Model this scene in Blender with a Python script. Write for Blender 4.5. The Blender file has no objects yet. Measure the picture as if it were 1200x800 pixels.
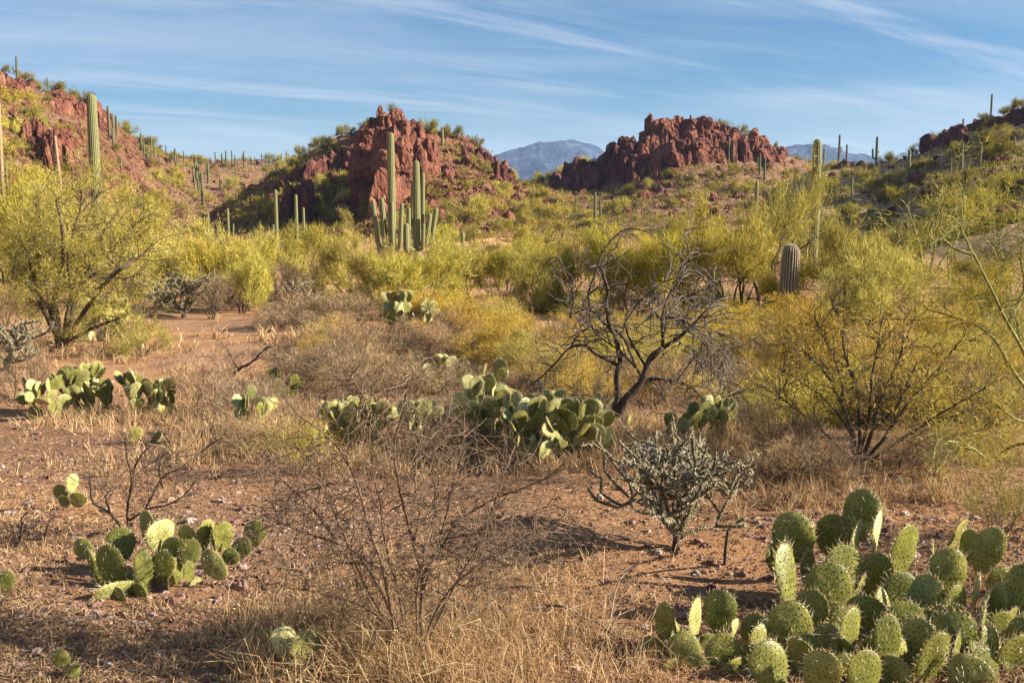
import bpy, math, random
import numpy as np
from mathutils import Matrix, Vector

sc = bpy.context.scene
COL = sc.collection
R = math.radians

# ---------------------------------------------------------------- camera
F, CX, CY, HOR = 1177.0, 600.0, 400.0, 250.0       # pinhole of the 1200 x 800 photograph
CAMZ = 1.65
PITCH = math.atan((CY - HOR) / F)
cam_d = bpy.data.cameras.new("camera")
cam = bpy.data.objects.new("camera", cam_d)
COL.objects.link(cam)
cam_d.sensor_fit = 'HORIZONTAL'
cam_d.sensor_width = 36.0
cam_d.lens = 36.0 * F / 1200.0
cam_d.clip_start = 0.05
cam_d.clip_end = 20000.0
cam.location = (0, 0, CAMZ)
cam.rotation_euler = (math.pi / 2 - PITCH, 0, 0)
sc.camera = cam
sc.render.resolution_x, sc.render.resolution_y = 1024, 682

# ---------------------------------------------------------------- light and sky
SUN_EL, SUN_AZ = 25.0, 96.0        # azimuth clockwise from +Y (the view direction): the sun stands to the right
sun_d = bpy.data.lights.new("sun", 'SUN')
sun_d.energy = 5.0
sun_d.angle = R(0.53)
sun_d.color = (1.0, 0.90, 0.74)
sun = bpy.data.objects.new("sun", sun_d)
COL.objects.link(sun)
sdir = Vector((math.sin(R(SUN_AZ)) * math.cos(R(SUN_EL)), math.cos(R(SUN_AZ)) * math.cos(R(SUN_EL)), math.sin(R(SUN_EL))))
sun.rotation_euler = sdir.to_track_quat('Z', 'Y').to_euler()
sun.location = sdir * 50

world = bpy.data.worlds.new("World")
sc.world = world
world.use_nodes = True
wn, wl = world.node_tree.nodes, world.node_tree.links
for n in list(wn):
    wn.remove(n)
def W(t, **k):
    n = wn.new(t)
    for a, b in k.items():
        setattr(n, a, b)
    return n
out = W('ShaderNodeOutputWorld')
bg = W('ShaderNodeBackground')
bg.inputs['Strength'].default_value = 0.05
sky = W('ShaderNodeTexSky', sky_type='NISHITA')
sky.sun_disc = False
sky.sun_elevation = R(SUN_EL)
sky.sun_rotation = R(SUN_AZ)
sky.altitude = 800
sky.air_density = 1.0
sky.dust_density = 0.6
sky.ozone_density = 3.0
tc = W('ShaderNodeTexCoord')
sep = W('ShaderNodeSeparateXYZ')
wl.new(tc.outputs['Generated'], sep.inputs[0])
def wm(op, a, b=None, c=None):
    n = W('ShaderNodeMath', operation=op)
    for i, v in enumerate((a, b, c)):
        if v is None:
            continue
        if isinstance(v, (int, float)):
            n.inputs[i].default_value = v
        else:
            wl.new(v, n.inputs[i])
    return n.outputs[0]
zz = wm('ADD', wm('MAXIMUM', sep.outputs['Z'], 0.0), 0.09)
px_ = wm('DIVIDE', sep.outputs['X'], zz)
py_ = wm('DIVIDE', sep.outputs['Y'], zz)
comb = W('ShaderNodeCombineXYZ')
wl.new(px_, comb.inputs[0])
wl.new(py_, comb.inputs[1])
def cloud_layer(rot, scl, off, nscale, detail, rough, lo, hi, distort=0.0):
    m0 = W('ShaderNodeMapping')
    m0.inputs['Rotation'].default_value = (0, 0, R(-rot))
    wl.new(comb.outputs[0], m0.inputs['Vector'])
    mp = W('ShaderNodeMapping')
    mp.inputs['Scale'].default_value = scl
    mp.inputs['Location'].default_value = off
    wl.new(m0.outputs[0], mp.inputs['Vector'])
    nz = W('ShaderNodeTexNoise')
    nz.inputs['Scale'].default_value = nscale
    nz.inputs['Detail'].default_value = detail
    nz.inputs['Roughness'].default_value = rough
    nz.inputs['Distortion'].default_value = distort
    wl.new(mp.outputs[0], nz.inputs['Vector'])
    mr = W('ShaderNodeMapRange', interpolation_type='SMOOTHSTEP')
    mr.inputs['From Min'].default_value = lo
    mr.inputs['From Max'].default_value = hi
    wl.new(nz.outputs['Fac'], mr.inputs['Value'])
    return mr.outputs[0]
c1 = cloud_layer(33, (0.42, 2.3, 1), (3.1, 0.4, 0), 1.0, 10, 0.62, 0.47, 0.72, 0.45)
c2 = cloud_layer(8, (0.34, 0.66, 1), (0.9, 2.2, 4), 1.0, 8, 0.58, 0.33, 0.66, 0.35)
c3 = cloud_layer(20, (0.9, 6.0, 1), (7.3, 1.1, 2), 1.0, 9, 0.66, 0.50, 0.78, 0.6)
dens = wm('ADD', wm('ADD', wm('MULTIPLY', c1, 0.52), wm('MULTIPLY', c2, 0.52)), wm('MULTIPLY', c3, 0.18))
dens = wm('MINIMUM', dens, 0.70)
mixc = W('ShaderNodeMix', data_type='RGBA')
wl.new(dens, mixc.inputs['Factor'])
hsv = W('ShaderNodeHueSaturation')
hsv.inputs['Saturation'].default_value = 1.38
hsv.inputs['Value'].default_value = 0.72
wl.new(sky.outputs[0], hsv.inputs['Color'])
wl.new(hsv.outputs[0], mixc.inputs['A'])
mixc.inputs['B'].default_value = (4.3, 4.9, 5.7, 1)
wl.new(mixc.outputs['Result'], bg.inputs['Color'])
wl.new(bg.outputs[0], out.inputs['Surface'])

sc.view_settings.view_transform = 'Standard'
sc.view_settings.look = 'None'
sc.view_settings.exposure = 1.62
sc.view_settings.gamma = 1.0
sc.view_settings.use_curve_mapping = False
sc.cycles.max_bounces = 6
sc.cycles.diffuse_bounces = 3
sc.cycles.glossy_bounces = 2
sc.cycles.transmission_bounces = 4
sc.cycles.volume_bounces = 0
sc.cycles.use_denoising = True
sc.cycles.denoiser = 'OPENIMAGEDENOISE'
sc.cycles.denoising_input_passes = 'RGB_ALBEDO_NORMAL'
sc.cycles.denoising_prefilter = 'ACCURATE'

# ---------------------------------------------------------------- numeric helpers
def hash3(ix, iy, iz, seed):
    h = (ix.astype(np.int64) * 73856093) ^ (iy.astype(np.int64) * 19349663) ^ (iz.astype(np.int64) * 83492791) ^ (seed * 40503 + 977)
    h = h & 0xFFFFFFFF
    h = ((h >> 16) ^ h) * 0x45d9f3b & 0xFFFFFFFF
    h = ((h >> 16) ^ h) * 0x45d9f3b & 0xFFFFFFFF
    h = (h >> 16) ^ h
    return (h & 0xFFFFFF) / float(0xFFFFFF)
def vnoise(p, seed=0):
    i = np.floor(p)
    f = p - i
    u = f * f * (3 - 2 * f)
    ix, iy, iz = i[:, 0], i[:, 1], i[:, 2]
    r = 0
    for dx in (0, 1):
        wx = u[:, 0] if dx else 1 - u[:, 0]
        for dy in (0, 1):
            wy = u[:, 1] if dy else 1 - u[:, 1]
            for dz in (0, 1):
                wz = u[:, 2] if dz else 1 - u[:, 2]
                r = r + wx * wy * wz * hash3(ix + dx, iy + dy, iz + dz, seed)
    return r * 2 - 1
def fbm(p, seed=0, octs=3, gain=0.5):
    a, r = 1.0, 0
    for o in range(octs):
        r = r + a * vnoise(p * (2.03 ** o) + o * 17.3, seed + o)
        a *= gain
    return r
def p2(x, y, s):
    x = np.asarray(x, float)
    return np.stack([x * s, np.asarray(y, float) * s, np.zeros_like(x)], 1)
def sstep(a, b, x):
    t = np.clip((x - a) / (b - a), 0, 1)
    return t * t * (3 - 2 * t)

cp, sp = math.cos(PITCH), math.sin(PITCH)
def ray(px, py):
    x, y = (px - CX) / F, (CY - py) / F
    return np.array([x, cp + sp * y, -sp + cp * y])
def at(px, py, Y):
    d = ray(px, py)
    t = Y / d[1]
    return np.array([d[0] * t, Y, CAMZ + d[2] * t])
def zrow(py, Y):
    d = ray(CX, py)
    return CAMZ + d[2] / d[1] * Y

# ---------------------------------------------------------------- terrain: one height function for the valley and its four hills
BASE = -1.4
HILLS = {
 # photo column, ridge row, ridge depth, foot depth
 'west': [(-700, 60, 130, 60), (-300, 40, 130, 60), (0, 86, 140, 66), (30, 100, 148, 70), (60, 107, 155, 74), (100, 119, 165, 80), (128, 138, 175, 84),
          (160, 162, 190, 92), (190, 181, 205, 98), (230, 191, 230, 105), (300, 190, 250, 120), (350, 189, 255, 130), (410, 200, 255, 140), (470, 255, 255, 140)],
 'middle': [(225, 275, 140, 96), (250, 250, 140, 94), (270, 236, 140, 92), (300, 217, 142, 92), (340, 194, 145, 92), (370, 175, 147, 90), (400, 162, 148, 88),
            (418, 158, 150, 88), (432, 146, 150, 88), (452, 135, 150, 88), (468, 138, 150, 88), (485, 147, 150, 88), (505, 153, 151, 88), (530, 162, 152, 88), (552, 167, 154, 90),
            (570, 177, 156, 92), (585, 192, 158, 94), (600, 208, 160, 96), (630, 219, 165, 98), (670, 228, 165, 100), (720, 262, 165, 100)],
 'crag': [(560, 262, 190, 112), (600, 216, 190, 112), (630, 215, 192, 112), (655, 207, 195, 112), (680, 195, 195, 112), (705, 186, 196, 112), (730, 172, 196, 112), (755, 160, 198, 112),
          (780, 151, 198, 112), (810, 149, 198, 112), (840, 154, 198, 112), (870, 162, 198, 112), (900, 172, 198, 110), (930, 185, 198, 108), (960, 192, 200, 106), (1010, 196, 200, 104), (1060, 215, 200, 104), (1120, 262, 200, 104)],
 'east': [(860, 275, 165, 110), (920, 215, 165, 100), (960, 196, 165, 88), (1000, 192, 162, 76), (1040, 190, 158, 64), (1060, 184, 155, 52), (1090, 170, 150, 50), (1120, 156, 146, 48),
          (1150, 144, 142, 46), (1180, 133, 138, 44), (1200, 126, 135, 43), (1300, 92, 130, 42), (1500, 60, 130, 42), (1900, 60, 130, 42)],
}
HARR = {}
for k, v in HILLS.items():
    a = np.array(v, float)
    zr = np.array([zrow(r[1], r[2]) for r in v]) - BASE
    zr[0] = 0 if k != 'west' else zr[0]
    if k != 'east':
        zr[-1] = 0
    HARR[k] = (a[:, 0], np.maximum(zr, 0), a[:, 2], a[:, 3])
BACK = {'west': 90, 'middle': 45, 'crag': 70, 'east': 90}
POW = {'west': (0.55, 1.8), 'middle': (0.42, 2.6), 'crag': (0.55, 2.2), 'east': (0.7, 1.6)}
HN = list(HILLS)

def height(x, y, want_id=False):
    x = np.asarray(x, float); y = np.asarray(y, float)
    d = np.hypot(x, y)
    s = np.clip(d, 5, 46)
    base = -0.0342 * (s - 5)
    und = 0.10 * fbm(p2(x, y, 0.32), 3, 2) + 0.035 * fbm(p2(x, y, 1.4), 5, 2)
    und = und * sstep(1.5, 5.0, d) + 0.35 * sstep(30, 70, d) * fbm(p2(x, y, 0.06), 8, 2)
    yy = np.maximum(y, 1.0)
    u = np.clip(CX + F / cp * x / yy, -2500, 3700)
    u = u + 5.0 * fbm(np.stack([x * 0.05, y * 0.05, 0 * x], 1), 21, 3)
    best = np.zeros_like(d); hid = np.full(d.shape, -1)
    second = np.zeros_like(d)
    for i, k in enumerate(HN):
        U, Z, D, Ft = HARR[k]
        hz = np.interp(u, U, Z); dd = np.interp(u, U, D); ft = np.interp(u, U, Ft)
        t = np.clip((y - ft) / (dd - ft), 0, 1)
        a, pw = POW[k]
        prof = a * t + (1 - a) * t ** pw
        prof = prof * sstep(0, 0.12, t)
        back = 1 - sstep(0, 1, (y - dd) / BACK[k])
        prof = np.where(y > dd, back, prof)
        v = hz * prof
        v = np.where(y < 2, 0, v)
        new = v > best
        second = np.where(new, best, np.maximum(second, v))
        best = np.where(new, v, best)
        midm = np.where(new, 4 * t * (1 - t), midm) if i else 4 * t * (1 - t)
        hid = np.where(new & (v > 0.5), i, hid)
    m = sstep(0.3, 5.0, best)
    if True:
        rough = 0.55 * fbm(p2(x, y, 0.14), 31, 3) + 0.34 * np.abs(fbm(p2(x, y, 0.42), 37, 3)) + 0.16 * fbm(p2(x, y, 1.3), 41, 2)
        soft = np.where((hid == 3), 0.55, 1.0)
        big = fbm(p2(x, y, 0.045), 61, 3) * 2.6 - 1.5 * np.abs(fbm(p2(x, y, 0.09), 67, 2))
        best = np.maximum(best + m * (rough * soft + big * (0.15 + 0.85 * np.clip(midm, 0, 1))), 0)
    h = base + und + best
    h = h - 0.6 * sstep(400, 3000, d) * 0
    if want_id:
        return h, hid
    return h
# heights of the terrain sheet itself, tabulated once: everything stands on these facets
AZ = np.concatenate([np.linspace(-180, -45, 50)[:-1], np.linspace(-45, -30, 60)[:-1], np.linspace(-30, 30, 860)[:-1], np.linspace(30, 45, 60)[:-1], np.linspace(45, 180, 51)[:-1]])
RAD = np.concatenate([[0.4, 0.9], np.geomspace(1.4, 12, 190)[:-1], np.geomspace(12, 60, 130)[:-1], np.linspace(60, 215, 330)[:-1], np.linspace(215, 320, 50)[:-1], np.geomspace(320, 3450, 22)])
_A, _R = np.meshgrid(R(1) * AZ, RAD, indexing='ij')
TX, TY = (_R * np.sin(_A)).ravel(), (_R * np.cos(_A)).ravel()
TZ, TH = np.empty_like(TX), np.empty(len(TX), int)
for i in range(0, len(TX), 120000):
    TZ[i:i + 120000], TH[i:i + 120000] = height(TX[i:i + 120000], TY[i:i + 120000], True)
_GZ = TZ.reshape(len(AZ), len(RAD))
_ia, _ir = np.arange(len(AZ)), np.arange(len(RAD))
def surf(x, y):
    x = np.asarray(x, float); y = np.asarray(y, float)
    fa = np.interp(np.degrees(np.arctan2(x, y)), AZ, _ia); fr = np.interp(np.hypot(x, y), RAD, _ir)
    a0 = np.minimum(fa.astype(int), len(AZ) - 2); r0 = np.minimum(fr.astype(int), len(RAD) - 2)
    u, v = fa - a0, fr - r0
    return (_GZ[a0, r0] * (1 - u) + _GZ[a0 + 1, r0] * u) * (1 - v) + (_GZ[a0, r0 + 1] * (1 - u) + _GZ[a0 + 1, r0 + 1] * u) * v
def h1(x, y):
    return float(surf(np.array([x]), np.array([y]))[0])

_T = np.concatenate([np.linspace(1.5, 30, 240), np.linspace(30.2, 320, 520)])
def ground(px, py, ymin=0.0):
    """where the sight line of a photo pixel meets the terrain (else where it passes closest to it)"""
    d = ray(px, py)
    x, y, z = d[0] * _T / d[1], _T, CAMZ + d[2] * _T / d[1]
    g = z - surf(x, y)
    ok = y >= ymin
    hit = np.where((g < 0) & ok)[0]
    if len(hit) and hit[0] > 0:
        i = hit[0]
        t0, t1 = _T[i - 1], _T[i]
        g0, g1 = g[i - 1], g[i]
        t = t0 + (t1 - t0) * (g0 / (g0 - g1) if g0 > 0 else 0)
    else:
        gg = np.where(ok & (_T > 40), g, 1e9)
        t = _T[int(np.argmin(gg))]
    X, Yv = d[0] * t / d[1], t
    return np.array([X, Yv, h1(X, Yv)])
def gcol(px, Y):
    """ground point at depth Y seen in photo column px"""
    z = BASE
    X = 0.0
    for _ in range(4):
        yc = cp * Y - sp * (z - CAMZ)
        X = (px - CX) / F * yc
        z = h1(X, Y)
    return np.array([X, Y, z])
def pxm(p):
    """metres per photo pixel at a point"""
    return (cp * p[1] - sp * (p[2] - CAMZ)) / F

# ---------------------------------------------------------------- mesh building
class MB:
    def __init__(s):
        s.V, s.F3, s.F4, s.M3, s.M4, s.n = [], [], [], [], [], 0
        s.A = []
    def add(s, V, F3=None, F4=None, m=0, attr=None):
        V = np.asarray(V, float).reshape(-1, 3)
        if F3 is not None and len(F3):
            f = np.asarray(F3, int).reshape(-1, 3)
            s.F3.append(f + s.n); s.M3.append(np.full(len(f), m))
        if F4 is not None and len(F4):
            f = np.asarray(F4, int).reshape(-1, 4)
            s.F4.append(f + s.n); s.M4.append(np.full(len(f), m))
        s.V.append(V); s.n += len(V)
        s.A.append(np.zeros(len(V)) if attr is None else np.asarray(attr, float))
    def tube(s, pts, rad, sides=5, m=0, cap=True):
        P = np.asarray(pts, float); n = len(P)
        rad = np.broadcast_to(np.asarray(rad, float), (n,))
        T = np.gradient(P, axis=0)
        T /= np.linalg.norm(T, axis=1)[:, None] + 1e-9
        ref = np.array([0.31, 0.87, 0.17]) if abs(T[:, 2]).mean() > 0.6 else np.array([0.1, 0.2, 0.97])
        A = np.cross(T, ref); A /= np.linalg.norm(A, axis=1)[:, None] + 1e-9
        B = np.cross(T, A)
        a = np.arange(sides) * 2 * math.pi / sides
        V = P[:, None] + rad[:, None, None] * (A[:, None] * np.cos(a)[None, :, None] + B[:, None] * np.sin(a)[None, :, None])
        i = np.arange(n - 1)[:, None] * sides; j = np.arange(sides)[None]; k = (j + 1) % sides
        F4 = np.stack([i + j, i + sides + j, i + sides + k, i + k], -1).reshape(-1, 4)
        Vv = V.reshape(-1, 3); F3 = None
        if cap:
            Vv = np.vstack([Vv, P[0], P[-1]])
            c0, c1 = n * sides, n * sides + 1
            F3 = [(c0, j, (j + 1) % sides) for j in range(sides)] + [(c1, (n - 1) * sides + (j + 1) % sides, (n - 1) * sides + j) for j in range(sides)]
        s.add(Vv, F3, F4, m)
    def strands(s, P, D, L, Wd, rng, m=0):
        """thin triangles: leaf or grass blades"""
        P = np.asarray(P, float); n = len(P)
        if n == 0:
            return
        D = D / (np.linalg.norm(D, axis=1)[:, None] + 1e-9)
        S = np.cross(D, rng.normal(size=(n, 3)))
        S /= np.linalg.norm(S, axis=1)[:, None] + 1e-9
        L = np.broadcast_to(L, (n,))[:, None]; Wd = np.broadcast_to(Wd, (n,))[:, None]
        V = np.empty((n, 3, 3))
        V[:, 0] = P - S * Wd / 2; V[:, 1] = P + S * Wd / 2; V[:, 2] = P + D * L
        s.add(V.reshape(-1, 3), np.arange(3 * n).reshape(-1, 3), None, m)
    def bent(s, P, D, L, Wd, rng, droop, m=0):
        """grass blades of two pieces that bend over"""
        n = len(P)
        D = D / (np.linalg.norm(D, axis=1)[:, None] + 1e-9)
        S = np.cross(D, rng.normal(size=(n, 3)))
        S /= np.linalg.norm(S, axis=1)[:, None] + 1e-9
        L = np.broadcast_to(L, (n,))[:, None]; Wd = np.broadcast_to(Wd, (n,))[:, None]
        M = P + D * L * 0.55
        dr = rng.normal(size=(n, 3)) * droop; dr[:, 2] = -abs(dr[:, 2]) * 0.7
        T = M + (D + dr) * L * 0.45
        V = np.stack([P - S * Wd / 2, P + S * Wd / 2, M + S * Wd * .4, M - S * Wd * .4, T], 1)
        b = np.arange(n)[:, None] * 5
        F4 = b + np.array([[0, 1, 2, 3]]); F3 = b + np.array([[3, 2, 4]])
        s.add(V.reshape(-1, 3), F3, F4, m)
    def arrays(s):
        return np.vstack(s.V)
    def scale_unit(s):
        """rescale so that the whole is one unit tall and one unit half-wide"""
        V = s.arrays()
        hz = np.percentile(V[:, 2], 99.5); r = np.percentile(np.hypot(V[:, 0], V[:, 1]), 97)
        for v in s.V:
            v[:, 2] /= hz; v[:, :2] /= r
    def mesh(s, name, mats, smooth=False, attr=None):
        V = s.arrays()
        f3 = np.vstack(s.F3) if s.F3 else np.zeros((0, 3), int)
        f4 = np.vstack(s.F4) if s.F4 else np.zeros((0, 4), int)
        mi = np.concatenate([np.concatenate(s.M3) if s.M3 else np.zeros(0, int), np.concatenate(s.M4) if s.M4 else np.zeros(0, int)])
        return raw_mesh(name, V, f3, f4, mi, mats, smooth, (attr, np.concatenate(s.A)) if attr else None)

def raw_mesh(name, V, f3, f4, mi, mats, smooth=False, attr=None):
    me = bpy.data.meshes.new(name)
    me.vertices.add(len(V)); me.vertices.foreach_set('co', np.ascontiguousarray(V, np.float32).ravel())
    nl = f3.size + f4.size
    me.loops.add(nl)
    me.loops.foreach_set('vertex_index', np.concatenate([f3.ravel(), f4.ravel()]).astype(np.int32))
    nf = len(f3) + len(f4)
    me.polygons.add(nf)
    st = np.concatenate([np.arange(len(f3)) * 3, f3.size + np.arange(len(f4)) * 4]).astype(np.int32)
    me.polygons.foreach_set('loop_start', st)
    me.polygons.foreach_set('material_index', np.asarray(mi, np.int32))
    me.polygons.foreach_set('use_smooth', np.full(nf, bool(smooth)))
    for m in mats:
        me.materials.append(m)
    if attr:
        at_ = me.attributes.new(attr[0], 'FLOAT', 'POINT')
        at_.data.foreach_set('value', attr[1].astype(np.float32))
    me.update(calc_edges=True)
    return me

def link(name, me, parent=None, loc=None, rot=None, scale=None):
    o = bpy.data.objects.new(name, me)
    COL.objects.link(o)
    if parent is not None:
        o.parent = parent
    if loc is not None:
        o.location = loc
    if rot is not None:
        o.rotation_euler = rot
    if scale is not None:
        o.scale = scale
    return o
def tag(o, label=None, cat=None, group=None, kind=None):
    if label: o['label'] = label
    if cat: o['category'] = cat
    if group: o['group'] = group
    if kind: o['kind'] = kind
    return o
def thing(name, label, cat, loc=(0, 0, 0), rz=0.0, group=None, scale=None):
    o = link(name, None, None, loc, (0, 0, rz), scale)
    o.empty_display_size = 0.2
    return tag(o, label, cat, group)
def dup(src, loc, rz, scale, label, group=None):
    """copy a thing, its parts and their sub-parts; mesh data stays shared"""
    r = src.copy(); COL.objects.link(r)
    r.location = loc; r.rotation_euler = (0, 0, rz); r.scale = scale
    r['label'] = label
    if group: r['group'] = group
    for ch in src.children:
        c = ch.copy(); COL.objects.link(c); c.parent = r
        for g in ch.children:
            d = g.copy(); COL.objects.link(d); d.parent = c
    return r

# ---------------------------------------------------------------- materials
def mat(name):
    m = bpy.data.materials.new(name); m.use_nodes = True
    nt = m.node_tree
    for n in list(nt.nodes):
        nt.nodes.remove(n)
    return m, nt
class NT:
    def __init__(s, name):
        s.m, s.t = mat(name)
        s.out = s.t.nodes.new('ShaderNodeOutputMaterial')
    def n(s, typ, ins=None, **k):
        nd = s.t.nodes.new(typ)
        for a, b in k.items():
            setattr(nd, a, b)
        for a, b in (ins or {}).items():
            if hasattr(b, 'is_output'):
                s.t.links.new(b, nd.inputs[a])
            else:
                nd.inputs[a].default_value = b
        return nd
    def noise(s, vec, scale, detail=4, rough=0.55, dist=0.0):
        return s.n('ShaderNodeTexNoise', {'Vector': vec, 'Scale': scale, 'Detail': detail, 'Roughness': rough, 'Distortion': dist}).outputs['Fac']
    def ramp(s, fac, stops):
        r = s.n('ShaderNodeValToRGB', {'Fac': fac})
        e = r.color_ramp.elements
        while len(e) < len(stops):
            e.new(0.5)
        for i, (p, c) in enumerate(stops):
            e[i].position = p; e[i].color = (*c, 1) if len(c) == 3 else c
        return r.outputs['Color']
    def mix(s, fac, a, b, blend='MIX'):
        x = s.n('ShaderNodeMix', {'Factor': fac}, data_type='RGBA', blend_type=blend)
        for key, v in (('A', a), ('B', b)):
            sock = [i for i in x.inputs if i.name == key and i.type == 'RGBA'][0]
            if hasattr(v, 'is_output'):
                s.t.links.new(v, sock)
            else:
                sock.default_value = (*v, 1)
        return [o for o in x.outputs if o.type == 'RGBA'][0]
    def math(s, op, a, b=0.0, c=0.0):
        return s.n('ShaderNodeMath', {0: a, 1: b, 2: c}, operation=op).outputs[0]
    def maprange(s, v, a, b, c=0.0, d=1.0):
        return s.n('ShaderNodeMapRange', {'Value': v, 'From Min': a, 'From Max': b, 'To Min': c, 'To Max': d}).outputs[0]
    def bsdf(s, color, rough=0.9, normal=None, spec=0.2, **ins):
        p = s.n('ShaderNodeBsdfPrincipled', {'Base Color': color if hasattr(color, 'is_output') else (*color, 1), 'Roughness': rough, 'Specular IOR Level': spec, **ins})
        if normal is not None:
            s.t.links.new(normal, p.inputs['Normal'])
        s.t.links.new(p.outputs[0], s.out.inputs['Surface'])
        return p
    def bump(s, h, dist, strength=1.0, normal=None):
        b = s.n('ShaderNodeBump', {'Height': h, 'Distance': dist, 'Strength': strength})
        if normal is not None:
            s.t.links.new(normal, b.inputs['Normal'])
        return b.outputs[0]

def leaf_mat(name, dark, mid, light, trans=0.35, objvar=0.25):
    t = NT(name)
    g = t.n('ShaderNodeNewGeometry')
    o = t.n('ShaderNodeObjectInfo')
    c = t.ramp(g.outputs['Random Per Island'], [(0.0, dark), (0.45, mid), (1.0, light)])
    hsv = t.n('ShaderNodeHueSaturation', {'Color': c,
              'Hue': t.maprange(o.outputs['Random'], 0, 1, 0.5 - 0.018 * objvar * 4, 0.5 + 0.014 * objvar * 4),
              'Value': t.maprange(t.math('FRACT', t.math('MULTIPLY', o.outputs['Random'], 7.13)), 0, 1, 1 - objvar * 1.5, 1 + objvar * 1.2),
              'Saturation': t.maprange(t.math('FRACT', t.math('MULTIPLY', o.outputs['Random'], 3.7)), 0, 1, 0.92, 1.06)}).outputs[0]
    d = t.n('ShaderNodeBsdfDiffuse', {'Color': hsv})
    tr = t.n('ShaderNodeBsdfTranslucent', {'Color': hsv})
    mx = t.n('ShaderNodeMixShader', {0: trans})
    t.t.links.new(d.outputs[0], mx.inputs[1]); t.t.links.new(tr.outputs[0], mx.inputs[2])
    t.t.links.new(mx.outputs[0], t.out.inputs['Surface'])
    return t.m

def bark_mat(name, a, b, scale=30):
    t = NT(name)
    tcn = t.n('ShaderNodeTexCoord').outputs['Object']
    nz = t.noise(tcn, scale, 5, 0.65)
    t.bsdf(t.ramp(nz, [(0.3, a), (0.7, b)]), 0.85, t.bump(nz, 0.01, 0.7), 0.15)
    return t.m

MAT = {}
MAT['pv'] = leaf_mat('palo_verde_foliage', (0.22, 0.185, 0.024), (0.45, 0.375, 0.065), (0.68, 0.575, 0.16), 0.26, 0.14)
MAT['pvgreen'] = leaf_mat('green_foliage', (0.17, 0.145, 0.018), (0.38, 0.32, 0.050), (0.60, 0.505, 0.125), 0.25, 0.14)
MAT['gold'] = leaf_mat('golden_foliage', (0.26, 0.17, 0.03), (0.50, 0.35, 0.065), (0.68, 0.50, 0.13), 0.25, 0.12)
MAT['olive'] = leaf_mat('olive_foliage', (0.10, 0.092, 0.020), (0.26, 0.215, 0.042), (0.40, 0.33, 0.07), 0.3, 0.15)
MAT['drytwig'] = leaf_mat('dry_twig', (0.090, 0.056, 0.034), (0.25, 0.165, 0.095), (0.48, 0.36, 0.22), 0.1)
MAT['straw'] = leaf_mat('straw', (0.24, 0.13, 0.055), (0.48, 0.30, 0.13), (0.74, 0.55, 0.29), 0.3, 0.1)
MAT['litter'] = leaf_mat('litter', (0.07, 0.042, 0.030), (0.24, 0.145, 0.09), (0.50, 0.36, 0.23), 0.05, 0.05)
MAT['bark'] = bark_mat('dark_bark', (0.028, 0.020, 0.015), (0.13, 0.095, 0.070))
MAT['greybark'] = bark_mat('grey_bark', (0.055, 0.043, 0.034), (0.22, 0.175, 0.14))
MAT['redbark'] = bark_mat('reddish_twig_bark', (0.070, 0.045, 0.031), (0.25, 0.170, 0.110), 60)
MAT['greenbark'] = bark_mat('green_bark', (0.10, 0.10, 0.025), (0.30, 0.28, 0.10), 12)
MAT['palewood'] = bark_mat('pale_dead_wood', (0.16, 0.11, 0.075), (0.48, 0.38, 0.28), 40)

def ground_mat(name, tint=0):
    t = NT(name)
    pos = t.n('ShaderNodeNewGeometry').outputs['Position']
    n1 = t.noise(pos, 0.22, 5, 0.6)
    n2 = t.noise(pos, 1.7, 6, 0.65)
    n3 = t.noise(pos, 22.0, 6, 0.75)
    n4 = t.noise(pos, 95.0, 3, 0.7)
    soil = t.ramp(n1, [(0.35, (0.32, 0.180, 0.102)), (0.48, (0.43, 0.236, 0.124)), (0.58, (0.58, 0.295, 0.128)), (0.70, (0.60, 0.40, 0.25))])
    dark = t.maprange(n2, 0.46, 0.70)
    c = t.mix(t.math('MULTIPLY', dark, 0.55), soil, (0.20, 0.115, 0.075))
    c = t.mix(t.math('MULTIPLY', t.maprange(n3, 0.52, 0.68), 0.8), c, (0.10, 0.060, 0.045))
    c = t.mix(t.math('MULTIPLY', t.maprange(n4, 0.56, 0.70), 0.7), c, (0.52, 0.36, 0.25))
    n5 = t.noise(t.n('ShaderNodeMapping', {'Vector': pos, 'Scale': (0.35, 1.0, 1.0)}).outputs[0], 0.9, 6, 0.6, 0.6)
    c = t.mix(t.math('MULTIPLY', t.maprange(n5, 0.56, 0.68), 0.4), c, (0.54, 0.37, 0.25))
    c = t.mix(t.math('MULTIPLY', t.maprange(n5, 0.44, 0.34), 0.5), c, (0.16, 0.090, 0.060))
    h = t.math('ADD', t.math('MULTIPLY', n3, 0.7), t.math('MULTIPLY', n4, 0.35))
    nb = t.bump(h, 0.075, 1.0)
    t.bsdf(c, 0.95, nb, 0.1)
    return t.m
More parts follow.
